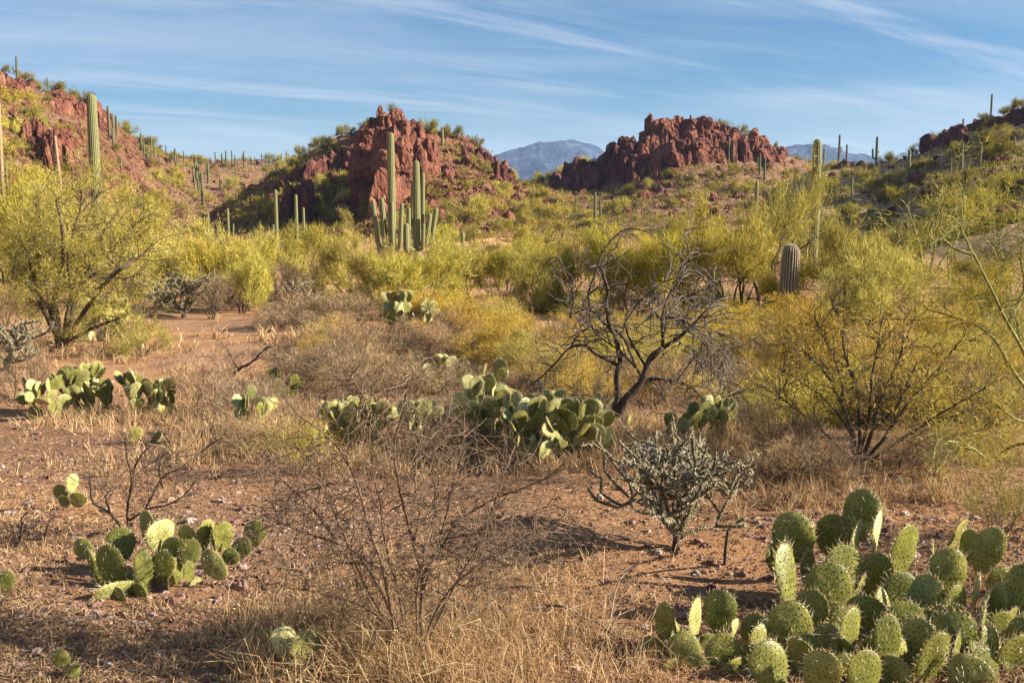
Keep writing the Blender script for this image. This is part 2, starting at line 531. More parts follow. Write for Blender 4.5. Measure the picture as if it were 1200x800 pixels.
def hill_mat(name, rock_a, rock_b, rock_c, soil_a, soil_b, rocky):
    t = NT(name)
    g = t.n('ShaderNodeNewGeometry')
    pos = g.outputs['Position']
    nz = t.n('ShaderNodeSeparateXYZ', {0: g.outputs['True Normal']}).outputs['Z']
    n1 = t.noise(pos, 0.11, 5, 0.6)
    n2 = t.noise(pos, 0.8, 6, 0.7)
    n3 = t.noise(pos, 3.2, 5, 0.7)
    rock = t.ramp(n2, [(0.32, rock_a), (0.5, rock_b), (0.68, rock_c)])
    soil = t.ramp(n2, [(0.35, soil_a), (0.65, soil_b)])
    f = t.maprange(t.math('ADD', t.math('SUBTRACT', 1.0, nz), t.math('MULTIPLY', n1, rocky)), 0.42, 0.66)
    c = t.mix(f, soil, rock)
    c = t.mix(t.math('MULTIPLY', t.maprange(n3, 0.55, 0.72), 0.7), c, (0.07, 0.038, 0.030))
    v = t.n('ShaderNodeTexVoronoi', {'Vector': pos, 'Scale': 1.3}, feature='DISTANCE_TO_EDGE').outputs['Distance']
    h = t.math('ADD', t.math('MULTIPLY', n2, 1.0), t.math('MULTIPLY', n3, 0.4))
    h = t.math('ADD', h, t.math('MULTIPLY', t.maprange(v, 0.0, 0.25), 0.3))
    t.bsdf(c, 0.95, t.bump(h, 0.9, 0.9), 0.1)
    return t.m
RED = ((0.085, 0.038, 0.026), (0.20, 0.085, 0.050), (0.34, 0.17, 0.10))
MAT['ground'] = ground_mat('desert_soil')
MAT['west'] = hill_mat('red_hillside', *RED, (0.21, 0.115, 0.070), (0.36, 0.21, 0.125), 0.55)
MAT['middle'] = hill_mat('red_rock_hill', *RED, (0.20, 0.10, 0.062), (0.36, 0.18, 0.10), 0.62)
MAT['crag'] = hill_mat('crag_slope', *RED, (0.20, 0.11, 0.07), (0.35, 0.20, 0.13), 0.45)
MAT['east'] = hill_mat('tan_hillside', (0.14, 0.07, 0.05), (0.26, 0.14, 0.085), (0.38, 0.23, 0.14), (0.34, 0.215, 0.125), (0.54, 0.37, 0.22), 0.25)

def rock_mat(name, a, b, c, sc_=0.9):
    t = NT(name)
    pos = t.n('ShaderNodeNewGeometry').outputs['Position']
    mp = t.n('ShaderNodeMapping', {'Vector': pos, 'Scale': (1, 1, 0.45)}).outputs[0]
    n1 = t.noise(mp, sc_, 7, 0.68, 0.4)
    n2 = t.noise(pos, sc_ * 5, 5, 0.7)
    c1 = t.ramp(n1, [(0.30, a), (0.48, b), (0.70, c)])
    c1 = t.mix(t.math('MULTIPLY', t.maprange(n2, 0.52, 0.68), 0.75), c1, (a[0] * .45, a[1] * .45, a[2] * .5))
    n0 = t.noise(pos, sc_ * 0.28, 4, 0.6)
    c1 = t.mix(t.math('MULTIPLY', t.maprange(n0, 0.50, 0.66), 0.65), c1, (a[0] * .9, a[1] * 1.0, a[2] * 1.15))
    c1 = t.mix(t.math('MULTIPLY', t.maprange(n0, 0.44, 0.30), 0.45), c1, (c[0], c[1] * 1.15, c[2] * 1.2))
    v = t.n('ShaderNodeTexVoronoi', {'Vector': mp, 'Scale': sc_ * 1.5}, feature='DISTANCE_TO_EDGE').outputs['Distance']
    h = t.math('ADD', t.math('MULTIPLY', n1, 0.9), t.math('MULTIPLY', n2, 0.35))
    h = t.math('ADD', h, t.math('MULTIPLY', t.maprange(v, 0.0, 0.12), 0.35))
    t.bsdf(c1, 0.93, t.bump(h, 0.55 / sc_, 1.0), 0.1)
    return t.m
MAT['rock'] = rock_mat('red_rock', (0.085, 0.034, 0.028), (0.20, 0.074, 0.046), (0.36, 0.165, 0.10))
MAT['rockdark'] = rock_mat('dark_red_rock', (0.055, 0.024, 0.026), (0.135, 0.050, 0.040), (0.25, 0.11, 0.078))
MAT['stone'] = rock_mat('small_stone', (0.14, 0.07, 0.055), (0.30, 0.165, 0.12), (0.46, 0.30, 0.23), 9)
MAT['stone2'] = rock_mat('pale_stone', (0.30, 0.19, 0.15), (0.46, 0.32, 0.26), (0.62, 0.50, 0.44), 9)

# ---------------------------------------------------------------- terrain sheets
def build_terrain():
    na, nr = len(AZ), len(RAD)
    X, Y, Z, H = TX, TY, TZ, TH
    V = np.stack([X, Y, Z], 1)
    i = np.arange(na)[:, None]; j = np.arange(nr - 1)[None]
    i2 = (i + 1) % na
    Q = np.stack([i * nr + j, i * nr + j + 1, i2 * nr + j + 1, i2 * nr + j], -1).reshape(-1, 4)[:, ::-1]
    c = len(V)
    V = np.vstack([V, [0, 0, h1(0, 0.01)]])
    cen = np.stack([np.full(na, c), np.arange(na) * nr, ((np.arange(na) + 1) % na) * nr], 1)[:, ::-1]
    fid = H[Q[:, 0]]
    for k, (nm, mk) in enumerate((('ground', 'ground'), ('hill_west', 'west'), ('hill_middle', 'middle'), ('hill_crag', 'crag'), ('hill_east', 'east'))):
        q = Q[fid == k - 1]
        used, inv = np.unique(np.concatenate([q.ravel(), cen.ravel()]) if k == 0 else q.ravel(), return_inverse=True)
        f4 = inv[:q.size].reshape(-1, 4); f3 = inv[q.size:].reshape(-1, 3)
        me = raw_mesh(nm, V[used], f3, f4, np.zeros(len(f3) + len(f4), int), [MAT[mk]], True)
        tag(link(nm, me), kind='structure')
build_terrain()

def build_mountains():
    t = NT('haze_tinted_mountain')
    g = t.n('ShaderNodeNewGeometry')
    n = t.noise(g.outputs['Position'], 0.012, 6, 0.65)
    t.bsdf(t.ramp(n, [(0.35, (0.022, 0.032, 0.062)), (0.55, (0.050, 0.064, 0.11)), (0.78, (0.20, 0.20, 0.25))]), 0.95, t.bump(n, 40, 0.8), 0.05)  # blue of the distant haze is painted into the rock colour too
    def mt(name, prof, Y0, dpt, seed):
        U = np.array([p[0] for p in prof], float); Zr = np.array([zrow(p[1], Y0) for p in prof])
        nu, nv = 260, 90
        u = np.linspace(U[0], U[-1], nu); v = np.linspace(-1, 1, nv)
        uu, vv = np.meshgrid(u, v, indexing='ij')
        x = (uu - CX) / F * cp * Y0; y = Y0 + vv * dpt
        zr = np.interp(uu + 6 * fbm(np.stack([x.ravel() * .006, y.ravel() * .006, 0 * x.ravel()], 1), seed, 3).reshape(uu.shape), U, Zr)
        p3 = np.stack([x.ravel(), y.ravel(), 0 * x.ravel()], 1)
        z = (zr + 12) * (1 - np.abs(vv) ** 1.25) - 12
        amp = np.clip(1 - np.abs(vv), 0, 1) * np.clip(zr / 120, 0, 1)
        z = z - amp * 26 * np.abs(fbm(p3 * 0.0085, seed + 3, 4, 0.55)).reshape(uu.shape) * (np.abs(vv) * 2.2 + 0.15)
        z = z + amp * 5 * fbm(p3 * 0.04, seed + 9, 3).reshape(uu.shape)
        i = np.arange(nu - 1)[:, None] * nv; j = np.arange(nv - 1)[None]
        Q = np.stack([i + j, i + nv + j, i + nv + j + 1, i + j + 1], -1).reshape(-1, 4)
        me = raw_mesh(name, np.stack([x, y, z], -1).reshape(-1, 3), np.zeros((0, 3), int), Q, np.zeros(len(Q), int), [t.m], True)
        tag(link(name, me), kind='structure')
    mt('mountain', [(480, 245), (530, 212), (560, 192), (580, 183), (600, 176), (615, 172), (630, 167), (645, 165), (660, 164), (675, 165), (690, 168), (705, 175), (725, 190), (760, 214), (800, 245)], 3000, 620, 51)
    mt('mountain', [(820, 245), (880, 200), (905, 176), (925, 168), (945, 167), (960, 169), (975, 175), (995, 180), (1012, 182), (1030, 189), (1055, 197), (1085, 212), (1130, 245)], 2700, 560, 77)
build_mountains()

def build_haze():
    t = NT('haze')
    v = t.n('ShaderNodeVolumePrincipled', {'Color': (0.42, 0.62, 1.0, 1), 'Density': HAZE, 'Anisotropy': 0.1})
    t.t.links.new(v.outputs[0], t.out.inputs['Volume'])
    x, y0, y1, z0, z1 = 3600, -3600, 3800, -14.0, 262.0
    V = [(-x, y0, z0), (x, y0, z0), (x, y1, z0), (-x, y1, z0), (-x, y0, z1), (x, y0, z1), (x, y1, z1), (-x, y1, z1)]
    q = np.array([(0, 3, 2, 1), (4, 5, 6, 7), (0, 1, 5, 4), (1, 2, 6, 5), (2, 3, 7, 6), (3, 0, 4, 7)])
    me = raw_mesh('haze', np.array(V, float), np.zeros((0, 3), int), q, np.zeros(6, int), [t.m])
    tag(link('haze', me), kind='stuff')
HAZE = 0.00012
build_haze()

# ================================================================ rocks
def chunk_mesh(rng, n=9, boxy=0.40, noise=0.135, freq=2.2):
    """an angular boulder: a subdivided cube, partly rounded, cut by random planes and roughened"""
    g = np.linspace(-1, 1, n)
    V, Fq = [], []
    idx = {}
    def vid(p):
        k = tuple(np.round(p, 5))
        if k not in idx:
            idx[k] = len(V); V.append(p)
        return idx[k]
    for ax in range(3):
        for sg in (-1, 1):
            grid = np.empty((n, n), int)
            for a in range(n):
                for b in range(n):
                    p = [0, 0, 0]
                    p[ax] = sg; p[(ax + 1) % 3] = g[a]; p[(ax + 2) % 3] = g[b]
                    grid[a, b] = vid(tuple(map(float, p)))
            for a in range(n - 1):
                for b in range(n - 1):
                    q = [grid[a, b], grid[a + 1, b], grid[a + 1, b + 1], grid[a, b + 1]]
                    Fq.append(q if sg > 0 else q[::-1])
    V = np.array(V, float)
    L = np.linalg.norm(V, axis=1)[:, None]
    V = V * boxy + (V / L) * (1 - boxy) * 1.15
    for _ in range(7):
        nrm = rng.normal(size=3); nrm /= np.linalg.norm(nrm)
        d = rng.uniform(0.55, 0.95)
        over = V @ nrm - d
        V = V - np.clip(over, 0, None)[:, None] * nrm * 0.92
    off = rng.uniform(0, 90, 3)
    nv = np.stack([fbm(V * freq + off + k * 31, 5 + k, 3, 0.55) for k in range(3)], 1)
    return V + nv * noise, np.array(Fq)
_rr = np.random.default_rng(4)
CHUNKS = [chunk_mesh(_rr) for _ in range(10)]
CHUNKS_LOW = [chunk_mesh(_rr, 3, 0.5, 0.14) for _ in range(8)]

def rotm(rng, tilt, rz=None):
    a = rng.uniform(0, 2 * math.pi) if rz is None else rz
    m = Matrix.Rotation(rng.normal() * tilt, 3, 'X') @ Matrix.Rotation(rng.normal() * tilt, 3, 'Y') @ Matrix.Rotation(a, 3, 'Z')
    return np.array(m)
def add_chunk(mb, rng, c, size, tilt=0.15, rz=None, low=False, m=0):
    V, Fq = (CHUNKS_LOW if low else CHUNKS)[rng.integers(8 if low else 10)]
    V = V * np.asarray(size) / 2
    mb.add(V @ rotm(rng, tilt, rz).T + np.asarray(c), None, Fq, m)

def outcrop(name, label, cols, top, bot, depth, seed, width=(8, 14), rows=3, rowgap=2.2, group=None, mat_='rock', lean=0.06, rag=2.0, skip=0.0):
    """a crag of upright jointed columns: columns run along photo columns, several rows deep"""
    rng = np.random.default_rng(seed)
    mb = MB()
    x0, x1 = cols
    T = np.array(top, float); Bt = np.array(bot, float)
    for r in range(rows):
        px = x0
        while px < x1:
            w = rng.uniform(*width)
            if rng.random() < skip:
                px += w; continue
            bt = np.interp(px, Bt[:, 0], Bt[:, 1])
            Y = ground(px, bt, 70)[1] + r * rowgap + rng.normal() * 0.7
            f = 1 - 0.24 * (rows - 1 - r) * rng.uniform(0.6, 1.3)
            tp = np.interp(px, T[:, 0], T[:, 1])
            py = bt + (tp - bt) * max(f, 0.2) + abs(rng.normal()) * rag
            zt = zrow(py, Y); zb = min(zrow(bt, Y), h1(at(px, bt, Y)[0], Y)) - 1.5
            m_ = Y * cp / F
            X = at(px, py, Y)[0]
            hgt = max(zt - zb, 1.2)
            nseg = 1 if hgt < 5 else rng.integers(1, 4)
            z0 = zb
            cuts = np.sort(rng.uniform(0.25, 0.9, nseg - 1)) if nseg > 1 else []
            lv = np.concatenate([[0], cuts, [1]]) * hgt + zb
            for a, b in zip(lv[:-1], lv[1:]):
                ww = w * m_ * rng.uniform(1.05, 1.5)
                add_chunk(mb, rng, (X + rng.normal() * .25, Y + rng.normal() * .4, (a + b) / 2), (ww, ww * rng.uniform(1.0, 1.8), (b - a) * 1.22 + .5), lean, rng.normal() * 0.35)
            px += w * rng.uniform(0.55, 0.85)
    me = mb.mesh(name, [MAT[mat_]], False)
    return tag(link(name, me), label, 'rock outcrop', group)

outcrop('rock_outcrop', 'long dark red rock outcrop of upright columns on the hilltop right of the blue peak', (745, 915),
        [(745, 172), (752, 160), (760, 148), (774, 144), (788, 142), (815, 141), (832, 143), (840, 152), (850, 154), (862, 153), (878, 155), (892, 160), (904, 168), (915, 178)],
        [(745, 206), (765, 202), (790, 196), (830, 186), (860, 184), (890, 186), (915, 188)], 194, 11, (9, 16), 4, 2.2, mat_='rock', rag=1.2)
outcrop('rock_outcrop', 'knobbly red rock outcrop stepping down toward the blue peak', (650, 752),
        [(650, 206), (662, 196), (672, 189), (682, 188), (690, 192), (700, 188), (712, 180), (720, 170), (728, 164), (738, 165), (746, 172), (752, 168)],
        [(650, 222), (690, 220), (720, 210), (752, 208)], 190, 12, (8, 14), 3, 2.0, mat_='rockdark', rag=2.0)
outcrop('rock_outcrop', 'tall flat faced red cliff below the peak of the middle hill', (430, 464),
        [(419, 164), (424, 157), (440, 156), (455, 160), (468, 172), (476, 184)],
        [(419, 240), (440, 246), (460, 244), (476, 236)], 140, 13, (17, 25), 3, 2.0, mat_='rock', lean=0.03, rag=1.0)
outcrop('rock_outcrop', 'pointed dark red summit rocks crowning the middle hill', (430, 500),
        [(430, 148), (440, 138), (448, 134), (456, 132), (464, 136), (470, 142), (476, 140), (484, 149), (492, 148), (500, 156)],
        [(430, 168), (455, 172), (480, 180), (500, 182)], 148, 14, (9, 15), 3, 1.7, mat_='rock')
outcrop('rock_outcrop', 'orange red rock ribs running down right of the tall flat cliff', (468, 520),
        [(468, 176), (480, 166), (490, 162), (500, 168), (512, 172), (520, 184)],
        [(468, 226), (490, 214), (505, 202), (520, 196)], 140, 15, (7, 12), 2, 2.2, mat_='rock', rag=6)
outcrop('rock_outcrop', 'dark rock band at the right end of the middle hill ridge', (545, 600),
        [(545, 172), (555, 176), (565, 178), (575, 184), (588, 195), (600, 207)],
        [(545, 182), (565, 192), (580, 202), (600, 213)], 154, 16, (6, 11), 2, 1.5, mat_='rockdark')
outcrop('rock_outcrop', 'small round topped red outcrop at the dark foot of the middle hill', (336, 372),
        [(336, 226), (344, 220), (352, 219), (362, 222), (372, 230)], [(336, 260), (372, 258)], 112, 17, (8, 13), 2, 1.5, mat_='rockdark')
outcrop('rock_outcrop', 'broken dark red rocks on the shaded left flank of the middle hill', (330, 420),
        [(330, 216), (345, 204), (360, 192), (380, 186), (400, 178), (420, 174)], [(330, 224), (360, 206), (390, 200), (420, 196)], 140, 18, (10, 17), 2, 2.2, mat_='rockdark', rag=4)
outcrop('rock_outcrop', 'jagged red rim rocks along the top of the left hill', (60, 116),
        [(60, 118), (72, 112), (85, 116), (100, 120), (116, 124)], [(60, 126), (85, 134), (116, 142)], 158, 19, (10, 17), 3, 1.4, mat_='rock')
outcrop('rock_outcrop', 'leaning red rock fins halfway up the left hill, lower edge in scrub', (52, 84),
        [(52, 172), (60, 160), (66, 150), (72, 152), (84, 166)], [(52, 186), (84, 190)], 118, 20, (6, 10), 2, 1.6, mat_='rock')
outcrop('rock_outcrop', 'red boulder crag on the left hill behind the thin brown cactus', (26, 56),
        [(26, 150), (36, 142), (44, 140), (56, 152)], [(26, 160), (56, 162)], 132, 23, (6, 10), 2, 1.6, mat_='rock')
outcrop('rock_outcrop', 'red rock ledge at the top left edge of the left hill', (-10, 30),
        [(-10, 84), (0, 86), (12, 92), (30, 102)], [(-10, 108), (30, 116)], 140, 24, (7, 12), 3, 2.0, mat_='rock')
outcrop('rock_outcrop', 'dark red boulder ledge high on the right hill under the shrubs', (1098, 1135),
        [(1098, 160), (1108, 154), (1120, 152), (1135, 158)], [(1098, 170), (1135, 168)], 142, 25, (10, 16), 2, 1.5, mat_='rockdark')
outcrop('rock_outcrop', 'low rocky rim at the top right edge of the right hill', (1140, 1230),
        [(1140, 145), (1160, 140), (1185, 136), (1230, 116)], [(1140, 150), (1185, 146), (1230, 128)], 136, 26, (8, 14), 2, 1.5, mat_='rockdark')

def scree():
    rng = np.random.default_rng(31)
    mb = MB()
    zones = [((0, 130), (100, 240), 700), ((110, 260), (150, 260), 600), ((380, 640), (180, 285), 1700), ((520, 600), (170, 285), 500), ((640, 930), (190, 255), 700), ((930, 1200), (160, 280), 420), ((250, 420), (190, 265), 500)]
    for (xa, xb), (ya, yb), n in zones:
        for _ in range(n):
            p = ground(rng.uniform(xa, xb), rng.uniform(ya, yb), 62)
            if p[2] < BASE + 0.9:
                continue
            s = min(0.16 * rng.pareto(2.0) + 0.22, 1.7)
            add_chunk(mb, rng, p + [0, 0, s * .1], s * rng.uniform(0.7, 1.3, 3), 0.6, None, True, int(rng.random() < 0.35))
    tag(link('rubble', mb.mesh('rubble', [MAT['rock'], MAT['rockdark']])), kind='stuff')
scree()

# ================================================================ saguaros
def ribbed(path, rad, ribs=14, seg=4, depth=0.10):
    """a ribbed column along a path with a rounded tip; returns V, quads, tris, ridge attribute"""
    P = np.asarray(path, float)
    T = np.gradient(P, axis=0); T /= np.linalg.norm(T, axis=1)[:, None]
    ref = np.array([0.0, 1.0, 0.03])
    A = np.cross(ref, T); A /= np.linalg.norm(A, axis=1)[:, None]
    B = np.cross(T, A)
    ns = ribs * seg
    a = np.arange(ns) * 2 * math.pi / ns
    prof = np.abs(np.cos(a * ribs / 2)) ** 0.8
    rr = 1 - depth + depth * prof
    V = P[:, None] + np.asarray(rad)[:, None, None] * rr[None, :, None] * (A[:, None] * np.cos(a)[None, :, None] + B[:, None] * np.sin(a)[None, :, None])
    n = len(P)
    i = np.arange(n - 1)[:, None] * ns; j = np.arange(ns)[None]; k = (j + 1) % ns
    Q = np.stack([i + j, i + k, i + ns + k, i + ns + j], -1).reshape(-1, 4)
    Vv = np.vstack([V.reshape(-1, 3), P[-1] + T[-1] * rad[-1] * 0.25])
    F3 = np.array([((n - 1) * ns + q, (n - 1) * ns + (q + 1) % ns, n * ns) for q in range(ns)])
    att = np.concatenate([np.tile(prof, n), [1.0]])
    # woolly pale tip
    return Vv, Q, F3, att
def column_path(pts, r0, r1, n=14, taper_base=0.8):
    """smooth path through points, radius r0 -> r1, rounded end"""
    P = np.asarray(pts, float)
    d = np.concatenate([[0], np.cumsum(np.linalg.norm(np.diff(P, axis=0), axis=1))]); L = d[-1]
    s = np.concatenate([np.linspace(0, L - r1 * 1.1, n), L - r1 * np.array([0.8, 0.55, 0.32, 0.14, 0.03])])
    # Catmull-like smoothing through fine linear resampling and blur
    f = np.linspace(0, L, 200)
    Q = np.stack([np.interp(f, d, P[:, k]) for k in range(3)], 1)
    if len(P) > 2:
        for _ in range(180):
            Q[1:-1] = (Q[:-2] + Q[1:-1] * 2 + Q[2:]) / 4
    path = np.stack([np.interp(s, f, Q[:, k]) for k in range(3)], 1)
    t = s / L
    rad = r0 + (r1 - r0) * np.clip((t - 0.55) / 0.45, 0, 1) ** 1.5
    rad = rad * (taper_base + (1 - taper_base) * np.clip(t / 0.35, 0, 1))
    e = np.clip((L - s) / (r1 * 1.1), 0, 1)
    rad = rad * np.sqrt(np.clip(1 - (1 - e) ** 2, 0.02, 1))
    return path, rad
def saguaro_mat(name, skin_a, skin_b, rib):
    t = NT(name)
    a = t.n('ShaderNodeAttribute', attribute_name='ridge').outputs['Fac']
    pos = t.n('ShaderNodeTexCoord').outputs['Object']
    n = t.noise(pos, 6, 5, 0.65)
    c = t.ramp(n, [(0.35, skin_a), (0.7, skin_b)])
    c = t.mix(t.maprange(a, 0.62, 0.98), c, rib)
    t.bsdf(c, 0.75, t.bump(n, 0.02, 0.5), 0.25)
    return t.m
MAT['saguaro'] = saguaro_mat('saguaro_skin', (0.052, 0.064, 0.019), (0.09, 0.100, 0.031), (0.29, 0.265, 0.125))
MAT['saguarodark'] = saguaro_mat('far_saguaro_skin', (0.050, 0.060, 0.025), (0.09, 0.095, 0.038), (0.20, 0.19, 0.10))
MAT['deadcactus'] = saguaro_mat('dead_cactus_skin', (0.15, 0.085, 0.05), (0.25, 0.16, 0.09), (0.42, 0.31, 0.19))
def cactus_part(name, pts, r0, r1, m, parent=None, ribs=14, n=14, tb=0.8, seg=4, depth=0.1):
    path, rad = column_path(pts, r0, r1, n, tb)
    V, Q, F3, att = ribbed(path, rad, ribs, seg, depth)
    mb = MB(); mb.add(V, F3, Q, 0, att)
    return link(name, mb.mesh(name, [MAT[m]], True, 'ridge'), parent)

def saguaro(label, px, top, base, wpx, Y=None, arms=(), m='saguaro', ribs=14, lean=0, group=None, ymin=0, tb=0.8):
    """arms: (px0, py0 where the arm leaves, px1, py1 of its tip, width px, depth offset)"""
    g = gcol(px, Y) if Y else ground(px, base, ymin)
    s = pxm(g)
    Yg = g[1]
    t = thing('saguaro_cactus', label, 'cactus', g, 0, group)
    topz = at(px, top, Yg)[2] - g[2]
    w = wpx * s / 2
    cactus_part('stem', [(0, 0, -0.3), (lean * s * .5, 0, topz * .5), (lean * s, 0, topz)], w, w * 0.86, m, t, ribs, 18, tb)
    for (ax, ay, bx, by, aw, dy) in arms:
        a = at(ax, ay, Yg) - g; b = at(bx, by, Yg) - g
        stemx = lean * s * a[2] / max(topz, .1)
        rad = aw * s / 2
        low = a[2] - 0.05
        path = [(stemx, 0, low + .12), (stemx + (a[0] - stemx) * .5, dy * .5, low), (a[0], dy * .9, low + .18), (a[0] + (b[0] - a[0]) * .35, dy, a[2] + (b[2] - a[2]) * .4), (b[0], dy, b[2])]
        cactus_part('arm', path, rad, rad * 0.85, m, t, max(8, ribs - 4), 20, 0.85)
    return t

saguaro('tallest slender saguaro cactus in the middle cluster, stem standing alone above its short arms', 460, 155, 305, 9.2, 60,
        [(449.5, 288, 445, 231, 7, 0.7), (444, 290, 437, 234, 6, -0.2), (470, 292, 472, 238, 5.4, -0.5), (462, 294, 461, 236, 4.6, -0.8)])
saguaro('second tallest thick saguaro cactus in the middle cluster, ringed by many short arms', 489, 188, 305, 9, 61,
        [(494, 272, 494.5, 202, 5.4, 0.6), (482, 268, 482.5, 212, 4, .5), (479, 292, 480, 243, 5.6, -0.5), (478, 295, 478, 261, 7, -1.0), (497, 292, 498, 262, 4.6, -0.9), (500, 285, 504.5, 250, 6.4, -0.3), (505, 286, 511, 243, 6.2, 0.3)])
saguaro('thick lone armless saguaro cactus rising above the palo verde thicket by the red hillside', 118, 110, 330, 12.5, 46, ribs=18, tb=0.86)
saguaro('blunt topped saguaro cactus standing against the distant blue ridge', 952, 163, 330, 11.2, 50, ribs=16, tb=0.7)
saguaro('thin tall brown cactus stem by the left edge of the photo', 7, 107, 300, 4.6, 62, lean=3, m='deadcactus', ribs=10)
saguaro('shorter brown cactus stem at the very left edge', 1.5, 160, 300, 4.2, 62, m='deadcactus', ribs=10)
saguaro('short stubby stem right of the thin brown cactus at the left edge', 14, 187, 300, 3.4, 63, m='saguarodark', ribs=10)
saguaro('leaning pale dead cactus pole above the left palo verde', 84, 159, 300, 3.6, 44, lean=-10, m='deadcactus', ribs=9)
saguaro('small saguaro cactus poking out of the bushes below the shaded hill foot', 187.5, 245, 345, 6.5, 34, ribs=14)
saguaro('slim saguaro cactus with stubby arms before the small round outcrop', 325, 222, 300, 4.6, 72, [(330, 270, 330, 266, 3.6, .2), (338, 285, 339, 256, 4, .2), (321, 285, 321, 263, 3, -.2)])
saguaro('slim plain saguaro cactus close right of the stubby armed one', 348.5, 228, 300, 4.2, 72, [(345, 285, 345, 262, 3, .2)])
saguaro('faint saguaro cactus with brown base between slim cactus and outcrop slope', 357, 243, 300, 3.4, 70)
saguaro('left one of two short cactus posts before the dark shaded slope', 246, 250, 300, 3, 66)
saguaro('right one of two short cactus posts before the dark shaded slope', 269, 244, 300, 3.4, 66, [(272.5, 285, 273, 262, 2.2, .1)])
saguaro('small saguaro cactus stub in yellow bushes right of the big cactus cluster', 542.5, 272, 330, 5, 42, ribs=14)
saguaro('saguaro cactus rising from bushes halfway up the right foreground thicket', 884.5, 212, 320, 4.4, 70, ribs=12)
saguaro('short leaning saguaro beside the barrel shaped cactus, behind palo verde twigs', 891, 262, 330, 6.6, 40, [(886, 290, 885.5, 257, 4.2, .3)], ribs=14, lean=4)
saguaro('dark slim pole cactus on the brush slope below the knobbly outcrop', 697, 225, 268, 3.2, None, m='saguarodark', ymin=60)
saguaro('saguaro cactus with three upright arms before the dark red columns', 854, 160, 192, 2.4, None, [(849.5, 184, 849, 169, 1.7, .1), (859, 184, 859.5, 168, 1.7, -.1)], ymin=90, group=None)
saguaro('thin saguaro cactus in front of the knobbly red outcrop face', 767, 178, 202, 2.4, None, ymin=90)
saguaro('thick stub cactus on the ridge right of the middle hill summit', 518.5, 152, 170, 3.4, None, ymin=90)
saguaro('tall dark saguaro with one raised arm on the skyline, centre of the right gap', 1026.5, 160, 197, 3.2, None, [(1023, 186, 1023, 174, 2.2, .1), (1029.5, 180, 1029.5, 176, 1.6, .1)], m='saguarodark', ymin=60)
saguaro('dark skyline saguaro with short side arm left of the right gap', 983, 158, 188, 2.8, None, [(985.5, 180, 986, 172, 1.8, .1)], m='saguarodark', ymin=60)
saguaro('short dark skyline post cactus beside the blunt topped saguaro', 965.5, 173, 188, 2.4, None, m='saguarodark', ymin=60)
saguaro('mid height dark skyline post cactus between two taller ones', 992, 169, 187, 2.4, None, m='saguarodark', ymin=60)
saguaro('saguaro with small arm stubs on the tan slope right of the gap', 1064.5, 175, 207, 3.4, None, [(1060.5, 196, 1060.5, 191, 1.8, .1), (1068, 194, 1068, 191, 1.8, .1)], ymin=50)
saguaro('tall thin lone saguaro high on the right hill skyline', 1161, 110, 139, 2.4, None, m='saguarodark', ymin=60)
saguaro('thin saguaro standing on the rock ledge of the right hill', 1128, 139, 158, 2.2, None, m='saguarodark', ymin=60)
saguaro('tall slim saguaro on the right slope left of a forked one', 1126, 166, 207, 2.8, None, [(1129, 196, 1129, 180, 2, .1)], m='saguarodark', ymin=45)
saguaro('saguaro with a dark bushy foot on the upper right slope', 1148, 166, 200, 2.8, None, [(1144, 194, 1144, 186, 1.8, .1)], m='saguarodark', ymin=45)
saguaro('short saguaro high on the right slope near the photo edge', 1175, 153, 171, 2.4, None, m='saguarodark', ymin=45)
saguaro('saguaro with knobbly arms at the right slope edge by a bush', 1188, 160, 180, 2.4, None, [(1190.5, 174, 1190.5, 164, 2, .1)], m='saguarodark', ymin=45)
saguaro('lone pale green saguaro post on bare sand of the right hill foot', 997.5, 208, 240, 2.6, None, ymin=45)
saguaro('saguaro behind a rounded bush on the right hill foot', 1039, 206, 226, 2, None, ymin=45)
for px, tp, bs, lab in ((1104, 162, 178, 'small saguaro at the left end of the right hill boulder ledge'), (1120, 168, 178, 'stubby saguaro under the boulder ledge'), (1138, 162, 174, 'stubby saguaro right of the boulder ledge'), (1091, 170, 180, 'small saguaro below the skyline tree of the right hill')):
    saguaro(lab, px, tp, bs, 2.2, None, m='saguarodark', ymin=45)
# far skyline saguaros on the left hill: one kind, a few pixels each
rs = random.Random(5)
FARSAG = []
for v in range(4):
    mb = MB()
    path, rad = column_path([(0, 0, -0.1), (0.02, 0, .5), (0.0, 0, 1)], 0.05, 0.042, 8)
    V, Q, F3, att = ribbed(path, rad, 8, 2); mb.add(V, F3, Q, 0, att)
    for k in range(v):
        a = rs.uniform(0, 6.28); z = rs.uniform(.3, .5); r = rs.uniform(.12, .16); h = rs.uniform(.2, .42)
        c, s_ = math.cos(a), math.sin(a)
        path, rad = column_path([(0, 0, z + .03), (r * .6 * c, r * .6 * s_, z), (r * c, r * s_, z + .06), (r * c, r * s_, z + h)], 0.034, 0.03, 9)
        V, Q, F3, att = ribbed(path, rad, 7, 2); mb.add(V, F3, Q, 0, att)
    FARSAG.append(mb.mesh('saguaro_cactus', [MAT['saguarodark']], True, 'ridge'))
def far_saguaro(px, top, base, v, label, group, ymin=80):
    g = ground(px, base, ymin)
    hgt = max(at(px, top, g[1])[2] - g[2], 1.2)
    o = link('saguaro_cactus', FARSAG[v], None, g, (0, 0, rs.uniform(0, 6.28)), (hgt * rs.uniform(.8, 1.1),) * 2 + (hgt,))
    return tag(o, label, 'cactus', group)
far_saguaro(21, 66, 98, 2, 'forked saguaro on the skyline at the top of the left hill', None)
far_saguaro(56, 91, 106, 1, 'short saguaro on the left hill skyline among shrubs', None)
GL = 'small saguaros along the left hill slope'
